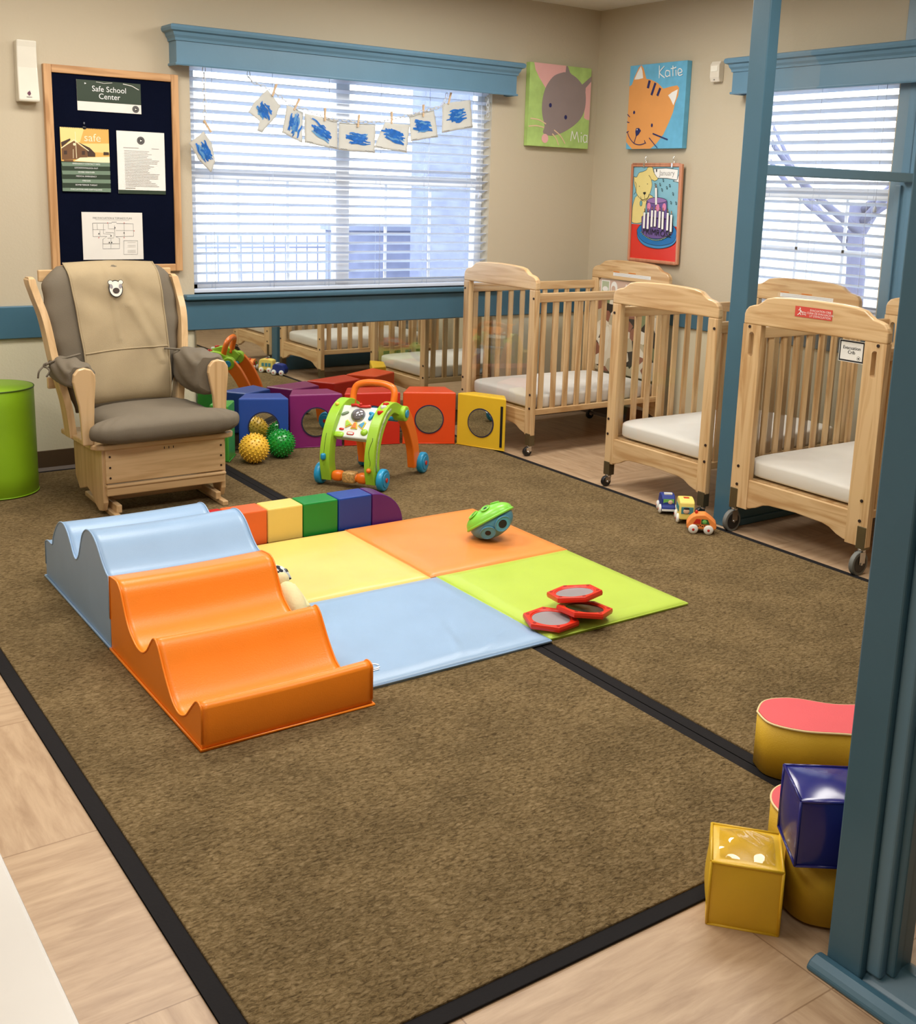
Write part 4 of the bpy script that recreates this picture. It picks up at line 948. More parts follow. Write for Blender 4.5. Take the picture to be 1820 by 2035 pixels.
a.poly(P_((190, 163), (418, 187), (412, 245), (350, 290), (270, 345), (225, 270), (200, 215)), PNK); a.poly(P_((604, 300), (560, 345), (552, 460), (545, 560), (560, 572), (588, 577)), PNK)
a.poly([q(p) for p in bspl([(400, 233), (330, 260), (275, 335), (250, 430), (248, 530), (265, 620), (255, 668), (300, 690), (360, 680), (430, 645), (500, 590), (545, 520), (560, 430), (550, 350), (500, 280), (440, 240), (400, 233)], 5)][:-1], MGY)
a.ell(*q((305, 470)), .011, .013, NVY); a.ell(*q((413, 556)), .011, .013, NVY); a.ell(*q((268, 710)), .026, .027, PNK)
WK = mat('canvas_whisker', (226, 196, 160), .8)
for ps in ([(168, 565), (225, 575), (275, 605)], [(155, 622), (210, 618), (262, 632)], [(318, 675), (345, 710), (362, 758)], [(330, 648), (375, 690), (408, 748)]): a.line([q(p) for p in bspl(ps, 5)], .007, WK)
def strokes(a, q, L, wd, m):
    for ps in L: a.line([q(p) for p in bspl(ps, 5)], wd, m)
strokes(a, q, [[(447, 728), (458, 655)], [(458, 655), (475, 715)], [(475, 715), (492, 660)], [(492, 660), (505, 738)], [(522, 690), (521, 738)], [(563, 690), (545, 685), (535, 710), (545, 738), (563, 728)], [(565, 682), (564, 742)]], .0055, CWH); a.ell(*q((523, 670)), .004, .004, CWH)
a.build('mouse_picture', r)
CBL = mat('canvas_sky_blue', (104, 178, 214), .8, var=.12, vscale=12); COR = mat('canvas_tan_orange', (228, 158, 88), .8)
w_, h_ = .474, .484
r = thing('canvas_painting', 'square blue canvas painting of a smiling orange striped cat', 'painting', (RX, 5.189, 1.686)); MB().box((-.04, -w_, 0), (-.002, 0, h_)).build('canvas', CBL, r, bev=.002)
a = Art((-.0402, 0, 0), (0, -1, 0), (0, 0, 1), .0002); q = quad([(918, 185), (1343, 150), (1302, 782), (887, 782)], w_, h_)
a.poly([q(p) for p in [(912, 330), (932, 318), (950, 265), (985, 195), (1005, 180), (1022, 205), (1042, 278), (1080, 285), (1130, 310), (1170, 350), (1225, 335), (1270, 328), (1284, 345), (1278, 400), (1255, 455), (1240, 520), (1212, 590), (1170, 680), (1120, 745), (1075, 782), (935, 782), (905, 750), (890, 730), (900, 560)]], COR)
a.poly([q(p) for p in [(1000, 188), (972, 235), (950, 282), (985, 280), (1018, 272), (1012, 220)]], CWH); a.poly([q(p) for p in [(1275, 356), (1235, 375), (1205, 398), (1225, 430), (1243, 470), (1262, 420)]], CWH)
strokes(a, q, [[(1068, 290), (1055, 345)]], .02, NVY); strokes(a, q, [[(1112, 308), (1082, 395)]], .018, NVY); strokes(a, q, [[(1148, 345), (1126, 400)]], .018, NVY)
a.ell(*q((951, 517)), .009, .010, NVY); a.ell(*q((1087, 612)), .008, .011, NVY)
a.poly([q(p) for p in [(968, 632), (990, 630), (1005, 650), (985, 680), (966, 692), (962, 655)]], NVY); a.ell(*q((976, 642)), .004, .004, CWH)
strokes(a, q, [[(968, 690), (952, 740)], [(900, 658), (918, 700), (952, 740), (990, 752), (1025, 746), (1040, 735)], [(893, 662), (912, 652)], [(1032, 720), (1043, 745)], [(895, 585), (916, 590)], [(900, 530), (920, 550)], [(1068, 702), (1130, 778)]], .005, NVY); strokes(a, q, [[(1095, 672), (1205, 718)]], .008, NVY)
strokes(a, q, [[(1143, 185), (1142, 275)], [(1180, 190), (1145, 235), (1182, 272)], [(1215, 225), (1195, 222), (1188, 250), (1200, 265), (1217, 255)], [(1219, 222), (1222, 265)], [(1243, 188), (1243, 262)], [(1228, 208), (1262, 203)], [(1265, 218), (1267, 260)], [(1283, 242), (1308, 232), (1300, 212), (1283, 215), (1280, 245), (1292, 258), (1312, 250)]], .0055, CWH); a.ell(*q((1264, 200)), .004, .004, CWH)
a.build('cat_picture', r)

# ================================================================ JANUARY POSTER
w_, h_ = .43, .578; py1, pz0 = 5.130, 1.021
r = thing('calendar_poster', 'wood framed birthday cake poster with a puppy and January banner', 'poster', (RX-.012, py1, pz0)); r.rotation_euler = (0, math.radians(-1.2), math.radians(0))
MB().box((-.010, -w_+.01, .01), (-.001, -.01, h_-.01)).build('poster_board', mat('poster_blue', (132, 188, 206), .35), r)
q_ = MB(); e = .017; q_.box((-.02, -w_, 0), (0, -w_+e, h_)); q_.box((-.02, -e, 0), (0, 0, h_)); q_.box((-.02, -w_+e, 0), (0, -e, e)); q_.box((-.02, -w_+e, h_-e), (0, -e, h_)); q_.build('frame', wood('pink_pine', (206, 142, 108), (190, 124, 92), 'z', .4), r, bev=.005, seg=3)
a = Art((-.0103, -e, e), (0, -1, 0), (0, 0, 1), .0001); ww, hh_ = w_-2*e, h_-2*e; q = quad([(255, 205), (1112, 215), (965, 1842), (130, 1770)], ww, hh_); P_ = lambda *p: [q(x) for x in p]
a.rect(0, 0, ww, hh_*.375, mat('poster_red', (222, 54, 40), .35))
DOG = mat('poster_straw', (232, 214, 138), .4); CAKE = mat('poster_violet', (108, 84, 150), .4); CAKL = mat('poster_lilac', (150, 116, 176), .4); PLT = mat('poster_plate_blue', (22, 112, 180), .4); PLT2 = mat('poster_plate_edge', (60, 140, 200), .4); PKK = mat('poster_pink', (226, 136, 176), .4); GDT = mat('poster_green_dots', (40, 96, 60), .4); CAN = mat('poster_white', (244, 244, 240), .35)
def OP(pts, m, smooth=True, wd=.0028):
    p2 = bspl(pts+[pts[0]], 4)[:-1] if smooth else pts
    a.poly([q(p) for p in p2], m); a.line([q(p) for p in p2+[p2[0]]], wd, INK)
OP([(240, 780), (300, 690), (520, 680), (600, 740), (480, 800), (440, 960), (390, 1150), (180, 1150), (205, 900)], DOG)
OP([(248, 370), (300, 380), (350, 310), (420, 290), (490, 260), (520, 215), (600, 215), (625, 300), (700, 400), (640, 450), (580, 430), (585, 520), (550, 640), (500, 740), (430, 790), (350, 740), (290, 660), (270, 560), (250, 480)], DOG)
a.line([q(p) for p in bspl([(270, 460), (290, 520), (280, 620), (240, 680)], 4)], .003, INK); a.line([q(p) for p in bspl([(530, 350), (560, 390), (580, 440)], 4)], .003, INK)
a.poly(P_((290, 680), (245, 720), (235, 760), (300, 700)), mat('poster_teal', (110, 170, 180), .4)); a.ell(*q((370, 830)), .012, .018, INK); a.ell(*q((370, 830)), .0095, .0155, mat('poster_teal', (110, 170, 180), .4))
a.poly(P_((415, 640), (465, 635), (468, 660), (440, 690), (418, 665)), INK); a.line(P_((440, 690), (442, 760)), .002, INK); a.line([q(p) for p in bspl([(365, 715), (385, 765), (442, 762), (500, 735), (522, 670)], 4)], .003, INK)
a.ell(*q((350, 538)), .003, .003, INK); a.ell(*q((502, 500)), .003, .003, INK)
OP([(625, 245), (850, 235), (1065, 260), (1040, 435), (860, 405), (690, 400), (640, 330)], CAN, False); OP([(1085, 318), (1108, 330), (1095, 480), (965, 450), (1040, 435)], CAN, False)
a.text('January', *q((862, 358)), .043, PGR); a.ell(*q((680, 272)), .005, .01, INK)
for p0 in ((795, 440), (648, 515), (735, 510), (908, 530), (855, 565), (768, 600), (962, 670), (920, 820), (1010, 828)): a.ell(*q(p0), .005, .010, INK, .4); a.ell(*q(p0), .002, .006, mat('poster_blue', (132, 188, 206), .35), .4)
OP([(285, 1300), (380, 1190), (640, 1150), (900, 1190), (1000, 1300), (985, 1480), (860, 1580), (640, 1612), (420, 1560), (300, 1440)], PLT2)
OP([(285, 1290), (380, 1190), (640, 1150), (900, 1190), (1000, 1300), (960, 1470), (840, 1540), (640, 1560), (430, 1510), (310, 1400)], PLT)
OP([(385, 1060), (480, 1020), (640, 1010), (860, 1040), (930, 1100), (935, 1330), (850, 1410), (680, 1440), (500, 1420), (380, 1330)], CAKE)
for k in range(22):
    t = k/21; a.ell(*q((365+560*t, 1330+135*math.sin(PI*t)**.8-20*(t > .9))), .005, .005, GDT); a.ell(*q((365+560*t, 1330+135*math.sin(PI*t)**.8-20*(t > .9))), .0022, .0022, DOG)
OP([(492, 790), (860, 790), (855, 1100), (492, 1060)], CAKE, False); OP([(492, 790), (560, 745), (680, 730), (800, 748), (862, 790), (780, 820), (640, 835), (540, 815)], CAKL)
for p0 in ((533, 880), (692, 905), (812, 895)): a.ell(*q(p0), .015, .022, PKK)
a.text('PRIMROSE', *q((655, 1385)), .052, INK, rot=-.06, sx=1.05)
for i, (x, y0, y1) in enumerate(((672, 565, 860), (440, 985, 1265), (510, 985, 1275), (583, 950, 1240), (645, 950, 1235), (725, 965, 1255), (782, 975, 1280), (868, 995, 1300), (930, 1025, 1325))):
    dx = 12 if i else 4
    a.line(P_((x+dx, y0-8), (x-dx, y1+5)), .0195, INK); a.line(P_((x+dx, y0), (x-dx, y1-4)), .0165, CAN); a.ell(*q((x+dx+3, y0-38)), .0035, .011, INK); a.ell(*q((x+dx+3, y0-36)), .002, .008, COR)
a.build('poster_print', r)
for k in (0, 1):
    yy = -.115-.235*k; q_ = MB(); q_.tube(bspl([(.0, yy, h_+.045), (-.01, yy+.006, h_+.03), (-.006, yy-.004, h_+.012), (-.016, yy, h_-.008)], 5), .0022, 6); q_.box((-.022, yy-.006, h_-.02), (-.019, yy+.006, h_+.004)); q_.build('hanging_hook', CHR, r)

# ================================================================ STRUNG PAINTINGS
SH = [[(2.141, 1.657), (2.191, 1.605), (2.207, 1.515), (2.182, 1.459), (2.114, 1.522), (2.073, 1.599)],
[(2.487, 1.884), (2.526, 1.846), (2.56, 1.808), (2.531, 1.745), (2.462, 1.669), (2.428, 1.677), (2.446, 1.724), (2.379, 1.766), (2.419, 1.818)],
[(2.601, 1.816), (2.706, 1.786), (2.694, 1.629), (2.577, 1.675)], [(2.706, 1.781), (2.899, 1.756), (2.9, 1.605), (2.706, 1.632)],
[(2.912, 1.746), (3.136, 1.749), (3.13, 1.596), (2.906, 1.602)], [(3.19, 1.763), (3.355, 1.759), (3.335, 1.607), (3.127, 1.626)],
[(3.35, 1.814), (3.516, 1.849), (3.543, 1.702), (3.361, 1.67)], [(3.566, 1.888), (3.757, 1.921), (3.776, 1.768), (3.565, 1.726)]]
PINS = [(2.166, 1.681), (2.524, 1.881), (2.657, 1.819), (2.82, 1.778), (3.025, 1.758), (3.229, 1.787), (3.438, 1.838), (3.608, 1.916)]
LAB = ['crumpled child painting hanging low at the left edge of the window', 'twisted child painting folded over, second from the left on the chain', 'curled blue child painting, third from the left and overlapping its neighbour', 'blue child painting, fourth from the left on the chain',
       'flat blue child painting at the lowest point of the chain', 'slanting blue child painting just right of the lowest one', 'blue child painting, second from the right on the chain', 'blue child painting at the right end of the chain']
def translucent(m, k=.5):
    n = m.node_tree.nodes; l = m.node_tree.links; p = n['Principled BSDF']; o = n['Material Output']; t = n.new('ShaderNodeBsdfTranslucent'); mx = n.new('ShaderNodeMixShader'); mx.inputs[0].default_value = k
    src = p.inputs['Base Color'].links[0].from_socket; l.new(src, t.inputs[0]); l.new(p.outputs[0], mx.inputs[1]); l.new(t.outputs[0], mx.inputs[2]); l.new(mx.outputs[0], o.inputs[0]); return m
PP = mat('painting_paper', (222, 220, 212), .85, bump=.5, bscale=30, var=.04); BP = mat('blue_poster_paint', (44, 124, 214), .6, var=.2, vscale=40); BP2 = mat('pale_blue_paint', (110, 174, 226), .7); SPG = mat('pencil_grey', (110, 110, 116), .8)
for m_ in (PP, BP, BP2): translucent(m_, .35)
pinwood = mat('clothespin_wood', (206, 176, 140), .6)
for i, s in enumerate(SH):
    cx = sum(p[0] for p in s)/len(s); cz = sum(p[1] for p in s)/len(s); yb = WY-.040-.006*(i % 2)-(.012 if i < 2 else 0)
    r = thing('child_painting', LAB[i], 'painting', (cx, yb, cz), 0, 'paintings on the paper chain')
    random.seed(20+i); amp = (.014, .014, .012, .006, .004, .008, .006, .005)[i]; ph = random.random()*6
    def dy(x, z): return amp*math.sin(14*(x-cx)/.2*.5+ph)*math.cos(9*(z-cz)+ph)
    # subdivided sheet: rings from the centre outwards
    ring = []
    n = len(s)
    for k in range(n):
        p, q0 = s[k], s[(k+1) % n]
        for t in range(8):
            u = t/8; ring.append((p[0]+(q0[0]-p[0])*u+random.uniform(-.0012, .0012), p[1]+(q0[1]-p[1])*u+random.uniform(-.0012, .0012)))
    N = len(ring); mb = MB(); vs = [Vector((0, dy(cx, cz), 0))]
    R_ = 6
    for k in range(1, R_+1):
        for (x, z) in ring: xx = cx+(x-cx)*k/R_; zz = cz+(z-cz)*k/R_; vs.append(Vector((xx-cx, dy(xx, zz), zz-cz)))
    fs = [(0, 1+j, 1+(j+1) % N) for j in range(N)]+[(1+(k-1)*N+j, 1+k*N+j, 1+k*N+(j+1) % N, 1+(k-1)*N+(j+1) % N) for k in range(1, R_) for j in range(N)]
    mb.add(vs, fs, 0, True); mb.build('paper', PP, r, solid=.0012)
    st = MB(); hgt = max(p[1] for p in s)-min(p[1] for p in s); wid = max(p[0] for p in s)-min(p[0] for p in s)
    rot = (-1.1, -.9, 1.3, -.5, -.05, -.25, .03, .3)[i]; L0 = (.05, .035, .045, .06, .068, .066, .055, .055)[i]
    for k in range(34):
        off = random.gauss(0, .013 if i != 2 else .018); ln = L0*(.25+.75*random.random()); sh = random.gauss(0, .014); a0 = rot+random.gauss(0, .12); pts = []
        for t in range(9):
            u = (t/8*2-1)*ln+sh; v = off+.003*math.sin(t+k); x = u*math.cos(a0)-v*math.sin(a0); z = u*math.sin(a0)+v*math.cos(a0); pts.append(Vector((x, dy(cx+x, cz+z)-.0016-.0001*k, z)))
        wdt = random.uniform(.003, .0075); m = 0 if random.random() < .75 else 1
        up = Vector((-math.sin(a0), 0, math.cos(a0)))
        va = [p+up*wdt*(.4+.6*math.sin(PI*(t+.6)/9.2)) for t, p in enumerate(pts)]; vb = [p-up*wdt*(.4+.6*math.sin(PI*(t+.6)/9.2)) for t, p in enumerate(pts)]
        st.add(va+vb, [(t, t+1, 10+t, 9+t) for t in range(8)], m)
    st.build('blue_brush_strokes', [BP, BP2], r)
    if i >= 3:
        pn = MB(); bl, br_ = s[3], s[2]
        for (t0, t1) in ((.06, .24), (.74, .96)):
            ps = [Vector((bl[0]+(br_[0]-bl[0])*t-cx, 0, bl[1]+(br_[1]-bl[1])*t-cz+.008+.0015*math.sin(k*2.3))) for k, t in enumerate([t0+(t1-t0)*j/8 for j in range(9)])]
            ps = [Vector((p.x, dy(cx+p.x, cz+p.z)-.002, p.z)) for p in ps]; pn.tube(ps, .0011, 4)
        pn.build('pencil_name', SPG, r)
    # clothespin
    px, pz = PINS[i]; tilt = (-.6, .35, .5, 0, .12, 0, 0, .25)[i]
    c = thing('clothespin', ['wooden clothespin on the low crumpled painting at the left', 'wooden clothespin on the twisted painting', 'wooden clothespin on the curled blue painting', 'wooden clothespin on the fourth painting from the left', 'wooden clothespin on the lowest painting', 'upright wooden clothespin right of the lowest painting', 'wooden clothespin on the second painting from the right', 'leaning wooden clothespin at the right end of the chain'][i], 'clothespin', (px, yb-.007, pz)); c.rotation_euler = (0, tilt, 0)
    for sy in (-1, 1): MB().prism([(-.0045, -.03), (.0045, -.03), (.005, 0), (.0045, .036), (-.0045, .036), (-.005, 0)], lambda u, v, k: Vector((u, sy*(.0015+max(0, v)*.09)+(-.0015, .0015)[k]-.001, v))).build('prong', pinwood, c)
    q_ = MB(); q_.tube([(.0052*math.cos(t), .0035*math.sin(t)-.001, .004) for t in [k*PI/5 for k in range(10)]], .0009, 5, closed=True); q_.build('spring', CHR, c)
def chain(label, pts, y):
    P0 = bspl(pts, 14); r = thing('paper_chain', label, 'paper chain', (P0[0][0], y, P0[0][1]), 0, 'paper link chains'); mb = MB()
    # resample at link pitch
    acc = 0; cur = Vector(P0[0]); out = [cur.copy()]
    for p in P0[1:]:
        p = Vector(p)
        while (p-cur).length > .026: cur = cur+(p-cur).normalized()*.026; out.append(cur.copy())
    for k in range(len(out)-1):
        c = (out[k]+out[k+1])/2; d = (out[k+1]-out[k]).normalized(); n_ = Vector((-d.y, d.x))
        flat = k % 2; lp = []
        for t in range(14):
            a0 = 2*PI*t/14; u = .0175*math.cos(a0); v = .008*math.sin(a0)
            q = c+d*u+(n_*v if not flat else n_*v*.2); lp.append((q.x-P0[0][0], (v if flat else 0), q.y-P0[0][1]))
        mb.tube(lp, .0019, 5, closed=True)
    mb.build('links', mat('chain_paper', (206, 206, 204), .8), r)
chain('pale chain sagging across the left window with the paintings pinned to it', [(2.391, 1.964), (2.396, 1.926), (2.435, 1.91), (2.524, 1.876), (2.633, 1.817), (2.799, 1.776), (2.884, 1.758), (3.021, 1.756), (3.148, 1.765), (3.265, 1.789), (3.492, 1.853), (3.567, 1.88), (3.60, 1.966)], WY-.05)
chain('pale chain hanging straight down at the left edge of the window', [(2.157, 1.966), (2.155, 1.878), (2.157, 1.781), (2.155, 1.692), (2.166, 1.673)], WY-.05)
chain('short pale chain hanging at the right edge of the left window', [(3.878, 1.966), (3.879, 1.9), (3.881, 1.826)], WY-.05)

# ================================================================ WALL MIRROR
r = thing('wall_mirror', 'long low wall mirror under the left window reflecting the cribs', 'mirror', (2.10, WY, .10))
MB().box((0, -.008, 0), (1.89, -.002, .562)).build('mirror_glass', MIR, r)
q_ = MB(); q_.box((-.004, -.012, .558), (1.894, -.001, .567)); q_.box((-.004, -.012, -.006), (1.894, -.001, .004)); q_.build('channel', ALU, r); q_ = MB(); q_.box((-.006, -.010, 0), (.002, -.001, .56)); q_.box((1.888, -.010, 0), (1.896, -.001, .56)); q_.build('edge_strip', ALU, r)

# ================================================================ PARTITIONS
def part_post(label, x0, y0, x1, y1):
    r = thing('partition_post', label, 'post', ((x0+x1)/2, (y0+y1)/2, 0)); hx = (x1-x0)/2; hy = (y1-y0)/2
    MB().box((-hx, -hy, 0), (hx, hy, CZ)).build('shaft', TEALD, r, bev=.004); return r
pp1 = part_post('tall blue wooden post between the second and third cribs', 3.602, 3.164, 3.665, 3.258)
MB().box((-.045, -.060, 0), (.0, -.047, .03)).build('base_shoe', TEAL, pp1, bev=.004)
r = thing('partition_frame', 'blue partition frame with glass running from the far post to the right wall', 'partition', (3.667, 3.21, 0)); L = RX-3.667
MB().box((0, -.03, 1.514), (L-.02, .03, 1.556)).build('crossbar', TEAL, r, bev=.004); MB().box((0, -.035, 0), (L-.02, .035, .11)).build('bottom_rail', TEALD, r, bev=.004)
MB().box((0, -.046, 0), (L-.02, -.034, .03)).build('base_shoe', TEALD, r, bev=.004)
MB().box((L-.045, -.04, 0), (L, .10, CZ)).build('wall_stile', TEAL, r, bev=.003); MB().box((L-.058, .03, .11), (L-.04, .06, 1.5)).build('stile_moulding', TEAL, r, bev=.003)
MB().box((.002, -.003, .11), (L-.045, .003, 1.514)).build('lower_glass', ACR, r); MB().box((.002, -.003, 1.556), (L-.045, .003, CZ-.002)).build('upper_glass', ACR, r)
pp2 = part_post('tall blue post in the right foreground beside the stacked soft cubes', 1.633, 1.034, 1.74, 1.109)
r = thing('partition_frame', 'blue partition frame with glass in the right foreground, low sill at the floor', 'partition', (1.633, 1.034, 0))
MB().prism([(.003, 0), (.107, 0), (.107, .03), (.07, .055), (.05, .055), (.012, .022), (.003, .016)], lambda u, v, k: Vector((u, (-1.9, 0)[k], v))).build('bottom_rail', TEALD, r, bev=.003)
MB().prism([(-.042, 0), (.0, 0), (.0, .022), (-.018, .024), (-.034, .018), (-.042, .008)], lambda u, v, k: Vector((u, (-1.9, .088)[k], v))).build('base_shoe', TEALD, r, bev=.004)
MB().box((.012, -.032, .03), (.095, 0, CZ)).build('glazing_bead', TEAL, r, bev=.006, seg=3); MB().box((.026, -.05, .04), (.08, -.032, CZ)).build('glazing_bead', TEALD, r, bev=.004)
MB().box((.046, -1.9, .05), (.052, -.05, CZ)).build('glass', ACR, r)

# ================================================================ SOFT CUBES AND BEANS
CV = glass_mat('clear_vinyl_window', (.97, .97, .95), 2.2)
def soft_cube(label, A, ux, uy, s, z0, m, window=False, cat='soft cube'):
    ux = Vector((*ux, 0)).normalized(); uy = Vector((*uy, 0)).normalized(); r = thing('soft_cube', label, cat, (A[0], A[1], z0))
    def f(u, v, w_): 
        bul = .012*s/.14
        c = Vector((u, v, w_))-Vector((.5, .5, .5)); e = [abs(t)*2 for t in c]
        k = 1+0*e[0]; q = ux*(u*s)+uy*(v*s)+Vector((0, 0, w_*s))
        cc = ux*(c.x)+uy*(c.y)+Vector((0, 0, c.z)); m2 = sorted(e)[:2]; return q+cc.normalized()*bul*(1-m2[0]**2)*(1-m2[1]**2)*(max(e) > .999)*.8 if cc.length > 0 else q
    mb = MB(); N = 10
    for fn in (lambda a, b: f(a, b, 0), lambda a, b: f(a, b, 1), lambda a, b: f(a, 0, b), lambda a, b: f(a, 1, b), lambda a, b: f(0, a, b), lambda a, b: f(1, a, b)): mb.grid(fn, N, N)
    mb.build('body', m, r, bev=.003)
    E = [((0, 0, 1), (1, 0, 1)), ((1, 0, 1), (1, 1, 1)), ((1, 1, 1), (0, 1, 1)), ((0, 1, 1), (0, 0, 1)), ((0, 0, 0), (0, 0, 1)), ((1, 0, 0), (1, 0, 1)), ((0, 1, 0), (0, 1, 1)), ((0, 0, 0), (1, 0, 0)), ((0, 0, 0), (0, 1, 0)), ((1, 1, 0), (1, 1, 1))]
    sm = MB()
    for p, q in E: sm.tube([f(*p), f(*q)], .0032, 6)
    sm.build('seam_piping', m, r)
    if window:
        for nm, fn in (('top', lambda a, b: f(.12+.76*a, .12+.76*b, 1)+Vector((0, 0, .0022+.0016*math.sin(9*a+3*b)*math.sin(7*b)))), ('side', lambda a, b: f(1, .12+.76*a, .12+.76*b)+ux*.0025)):
            mb = MB().grid(fn, 24, 24); mb.build('clear_pocket', CV, r)
    return r
soft_cube('yellow soft cube with a clear plastic pocket at the rug corner', (1.530, 1.318), (.092, -.107), (.092, .086), .138, .001, M_YCU, window=True)
soft_cube('glossy navy blue soft cube resting on the yellow bean cushion', (1.628, 1.196), (.8, -.6), (.6, .8), .137, .163, M_NAVY)
def bean(label, c, ang, a, bw, h, m=M_BEAN, z0=.010):
    r = thing('bean_cushion', label, 'foam cushion', (c[0], c[1], z0), ang, 'kidney shaped foam cushions')
    pts = bspl([(-a, 0), (-a*.86, bw*.72), (-a*.5, bw), (0, bw*.80), (a*.5, bw*.9), (a*.86, bw*.62), (a, 0), (a*.86, -bw*.7), (a*.45, -bw), (0, -bw*.98), (-a*.5, -bw), (-a*.88, -bw*.68), (-a, 0)], 6)[:-1]
    mb = MB(); n = len(pts)
    mb.prism(pts, lambda u, v, k: Vector((u, v, (0, h-.004)[k])), 0, True); mb.build('side_wall', m, r)
    t = MB(); t.prism(pts, lambda u, v, k: Vector((u*.985, v*.985, (h-.006, h)[k]))); t.build('top_panel', M_CORAL, r)
    MB().tube([(u, v, h-.003) for u, v in pts], .0028, 6, closed=True).build('piping', PIPE, r); return r
bean('mustard bean shaped cushion with a coral top beyond the navy cube', (2.246, 1.566), -.72, .20, .090, .142)
bean('mustard and coral bean shaped cushion mostly hidden under the navy cube', (1.822, 1.278), .98, .158, .098, .142)

# ================================================================ TOY CARS
CW = mat('soft_white_wheel', (232, 232, 226), .6)
def toycar(label, loc, rz, body_prof, wd, m, extras):
    r = thing('toy_car', label, 'toy car', loc, rz, None)
    MB().prism(body_prof, lambda u, v, k: Vector((u, (-wd/2, wd/2)[k], v))).build('body', m, r, bev=.007, seg=3, subs=1)
    for x in (-.032, .032):
        for s_ in (-1, 1):
            q = MB(); q.superbox((x, s_*(wd/2+.003), .021), (.021, .009, .021), 1.0, 20); w0 = q.build('wheel', CW, r)
            q = MB(); q.ball((x, s_*(wd/2+.0105), .021), (.0065, .003, .0065), 12); q.build('hub', M_RCU, w0)
    for nm, mb, mm in extras(wd): mb.build(nm, mm, r)
    return r
FACE = mat('toy_face', (226, 190, 160), .6); TW = mat('toy_window_teal', (70, 140, 150), .5); TGm = mat('toy_green', (120, 190, 90), .5)
def ex_blue(wd):
    L = []
    q = MB(); q.box((.012, -.018, .084), (.028, .018, .092)); L.append(('roof_light', q, CW))
    q = MB(); q.box((.0455, -.024, .046), (.049, .024, .070)); L.append(('windscreen', q, TGm))
    q = MB(); q.ball((.049, .008, .056), (.003, .011, .010), 12); L.append(('driver_face', q, FACE))
    q = MB(); q.box((.06, -.030, .018), (.064, .030, .027)); L.append(('bumper', q, CW)); return L
toycar('small dark blue soft toy car at the rug edge, farthest of the three', (3.525, 3.472, .010), PI+.95, [(-.055, .018), (-.058, .05), (-.04, .08), (-.01, .088), (.03, .086), (.048, .072), (.050, .042), (.062, .036), (.062, .015)], .062, mat('toy_royal_blue', (24, 48, 130), .6), ex_blue)
def ex_bus(wd):
    L = []
    q = MB(); q.box((-.01, -.012, .1045), (.01, .012, .107)); L.append(('roof_hatch', q, M_RCU))
    q = MB(); q.box((.056, -.026, .048), (.0595, .026, .078)); L.append(('windscreen', q, TW))
    q = MB(); q.ball((.060, -.004, .06), (.003, .014, .012), 12); L.append(('driver_face', q, FACE))
    q = MB(); q.ball((.060, -.004, .072), (.003, .013, .006), 12); L.append(('driver_cap', q, INK))
    for s_ in (-1, 1):
        for x in (-.035, -.008, .02): q = MB(); q.box((x-.010, s_*(wd/2+.0005), .05), (x+.010, s_*(wd/2+.0025), .076)); L.append(('side_window', q, TW))
    return L
toycar('small pale yellow soft toy bus between the blue and orange cars', (3.492, 3.322, .010), PI+.9, [(-.062, .02), (-.064, .06), (-.056, .098), (-.03, .106), (.03, .106), (.052, .096), (.058, .06), (.060, .02)], .066, mat('toy_bus_yellow', (236, 214, 110), .6), ex_bus)
def ex_or(wd):
    L = []
    for s_ in (-1, 1):
        q = MB(); q.prism([(-.034, .045), (-.004, .045), (-.004, .066), (-.022, .066)], lambda u, v, k: Vector((u, s_*(wd/2+(-.001, .0022)[k]), v))); L.append(('rear_window', q, M_RCU))
        q = MB(); q.prism([(0, .045), (.036, .045), (.026, .066), (0, .066)], lambda u, v, k: Vector((u, s_*(wd/2+(-.001, .0022)[k]), v))); L.append(('front_window', q, mat('toy_dark_green', (40, 90, 40), .6)))
        q = MB(); q.ball((.014, s_*(wd/2+.002), .055), (.010, .002, .009), 14); L.append(('green_spot', q, TGm))
        q = MB()
        for k in range(8): q.ball((-.03+.009*k, s_*(wd/2+.001), .035+.003*(k % 2)), (.0035, .0015, .0025), 8)
        L.append(('flame_print', q, BOLT))
    q = MB(); q.ball((-.022, 0, .088), (.007, .007, .009), 12); L.append(('roof_knob', q, M_RCU)); return L
toycar('small orange soft toy car with white wheels, nearest of the three', (3.430, 3.168, .010), -.78, [(-.060, .02), (-.062, .04), (-.045, .07), (-.025, .084), (.015, .086), (.04, .07), (.062, .05), (.066, .03), (.06, .02)], .064, mat('toy_car_orange', (240, 142, 66), .55), ex_or)

# ================================================================ SHAPE SORTER TOY (egg of two shells)
sg = thing('shape_toy', 'green and blue plastic shape ball lying tilted on the orange mat', 'toy', (2.545, 3.485, .032))
tn = Vector((-.23, .50, .80)).normalized(); ta = Vector((.66, -.47, .57)); ta = (ta-tn*ta.dot(tn)).normalized(); T1 = Matrix((ta, tn.cross(ta), tn)).transposed()
cc = Vector((-.004, -.004, .082))
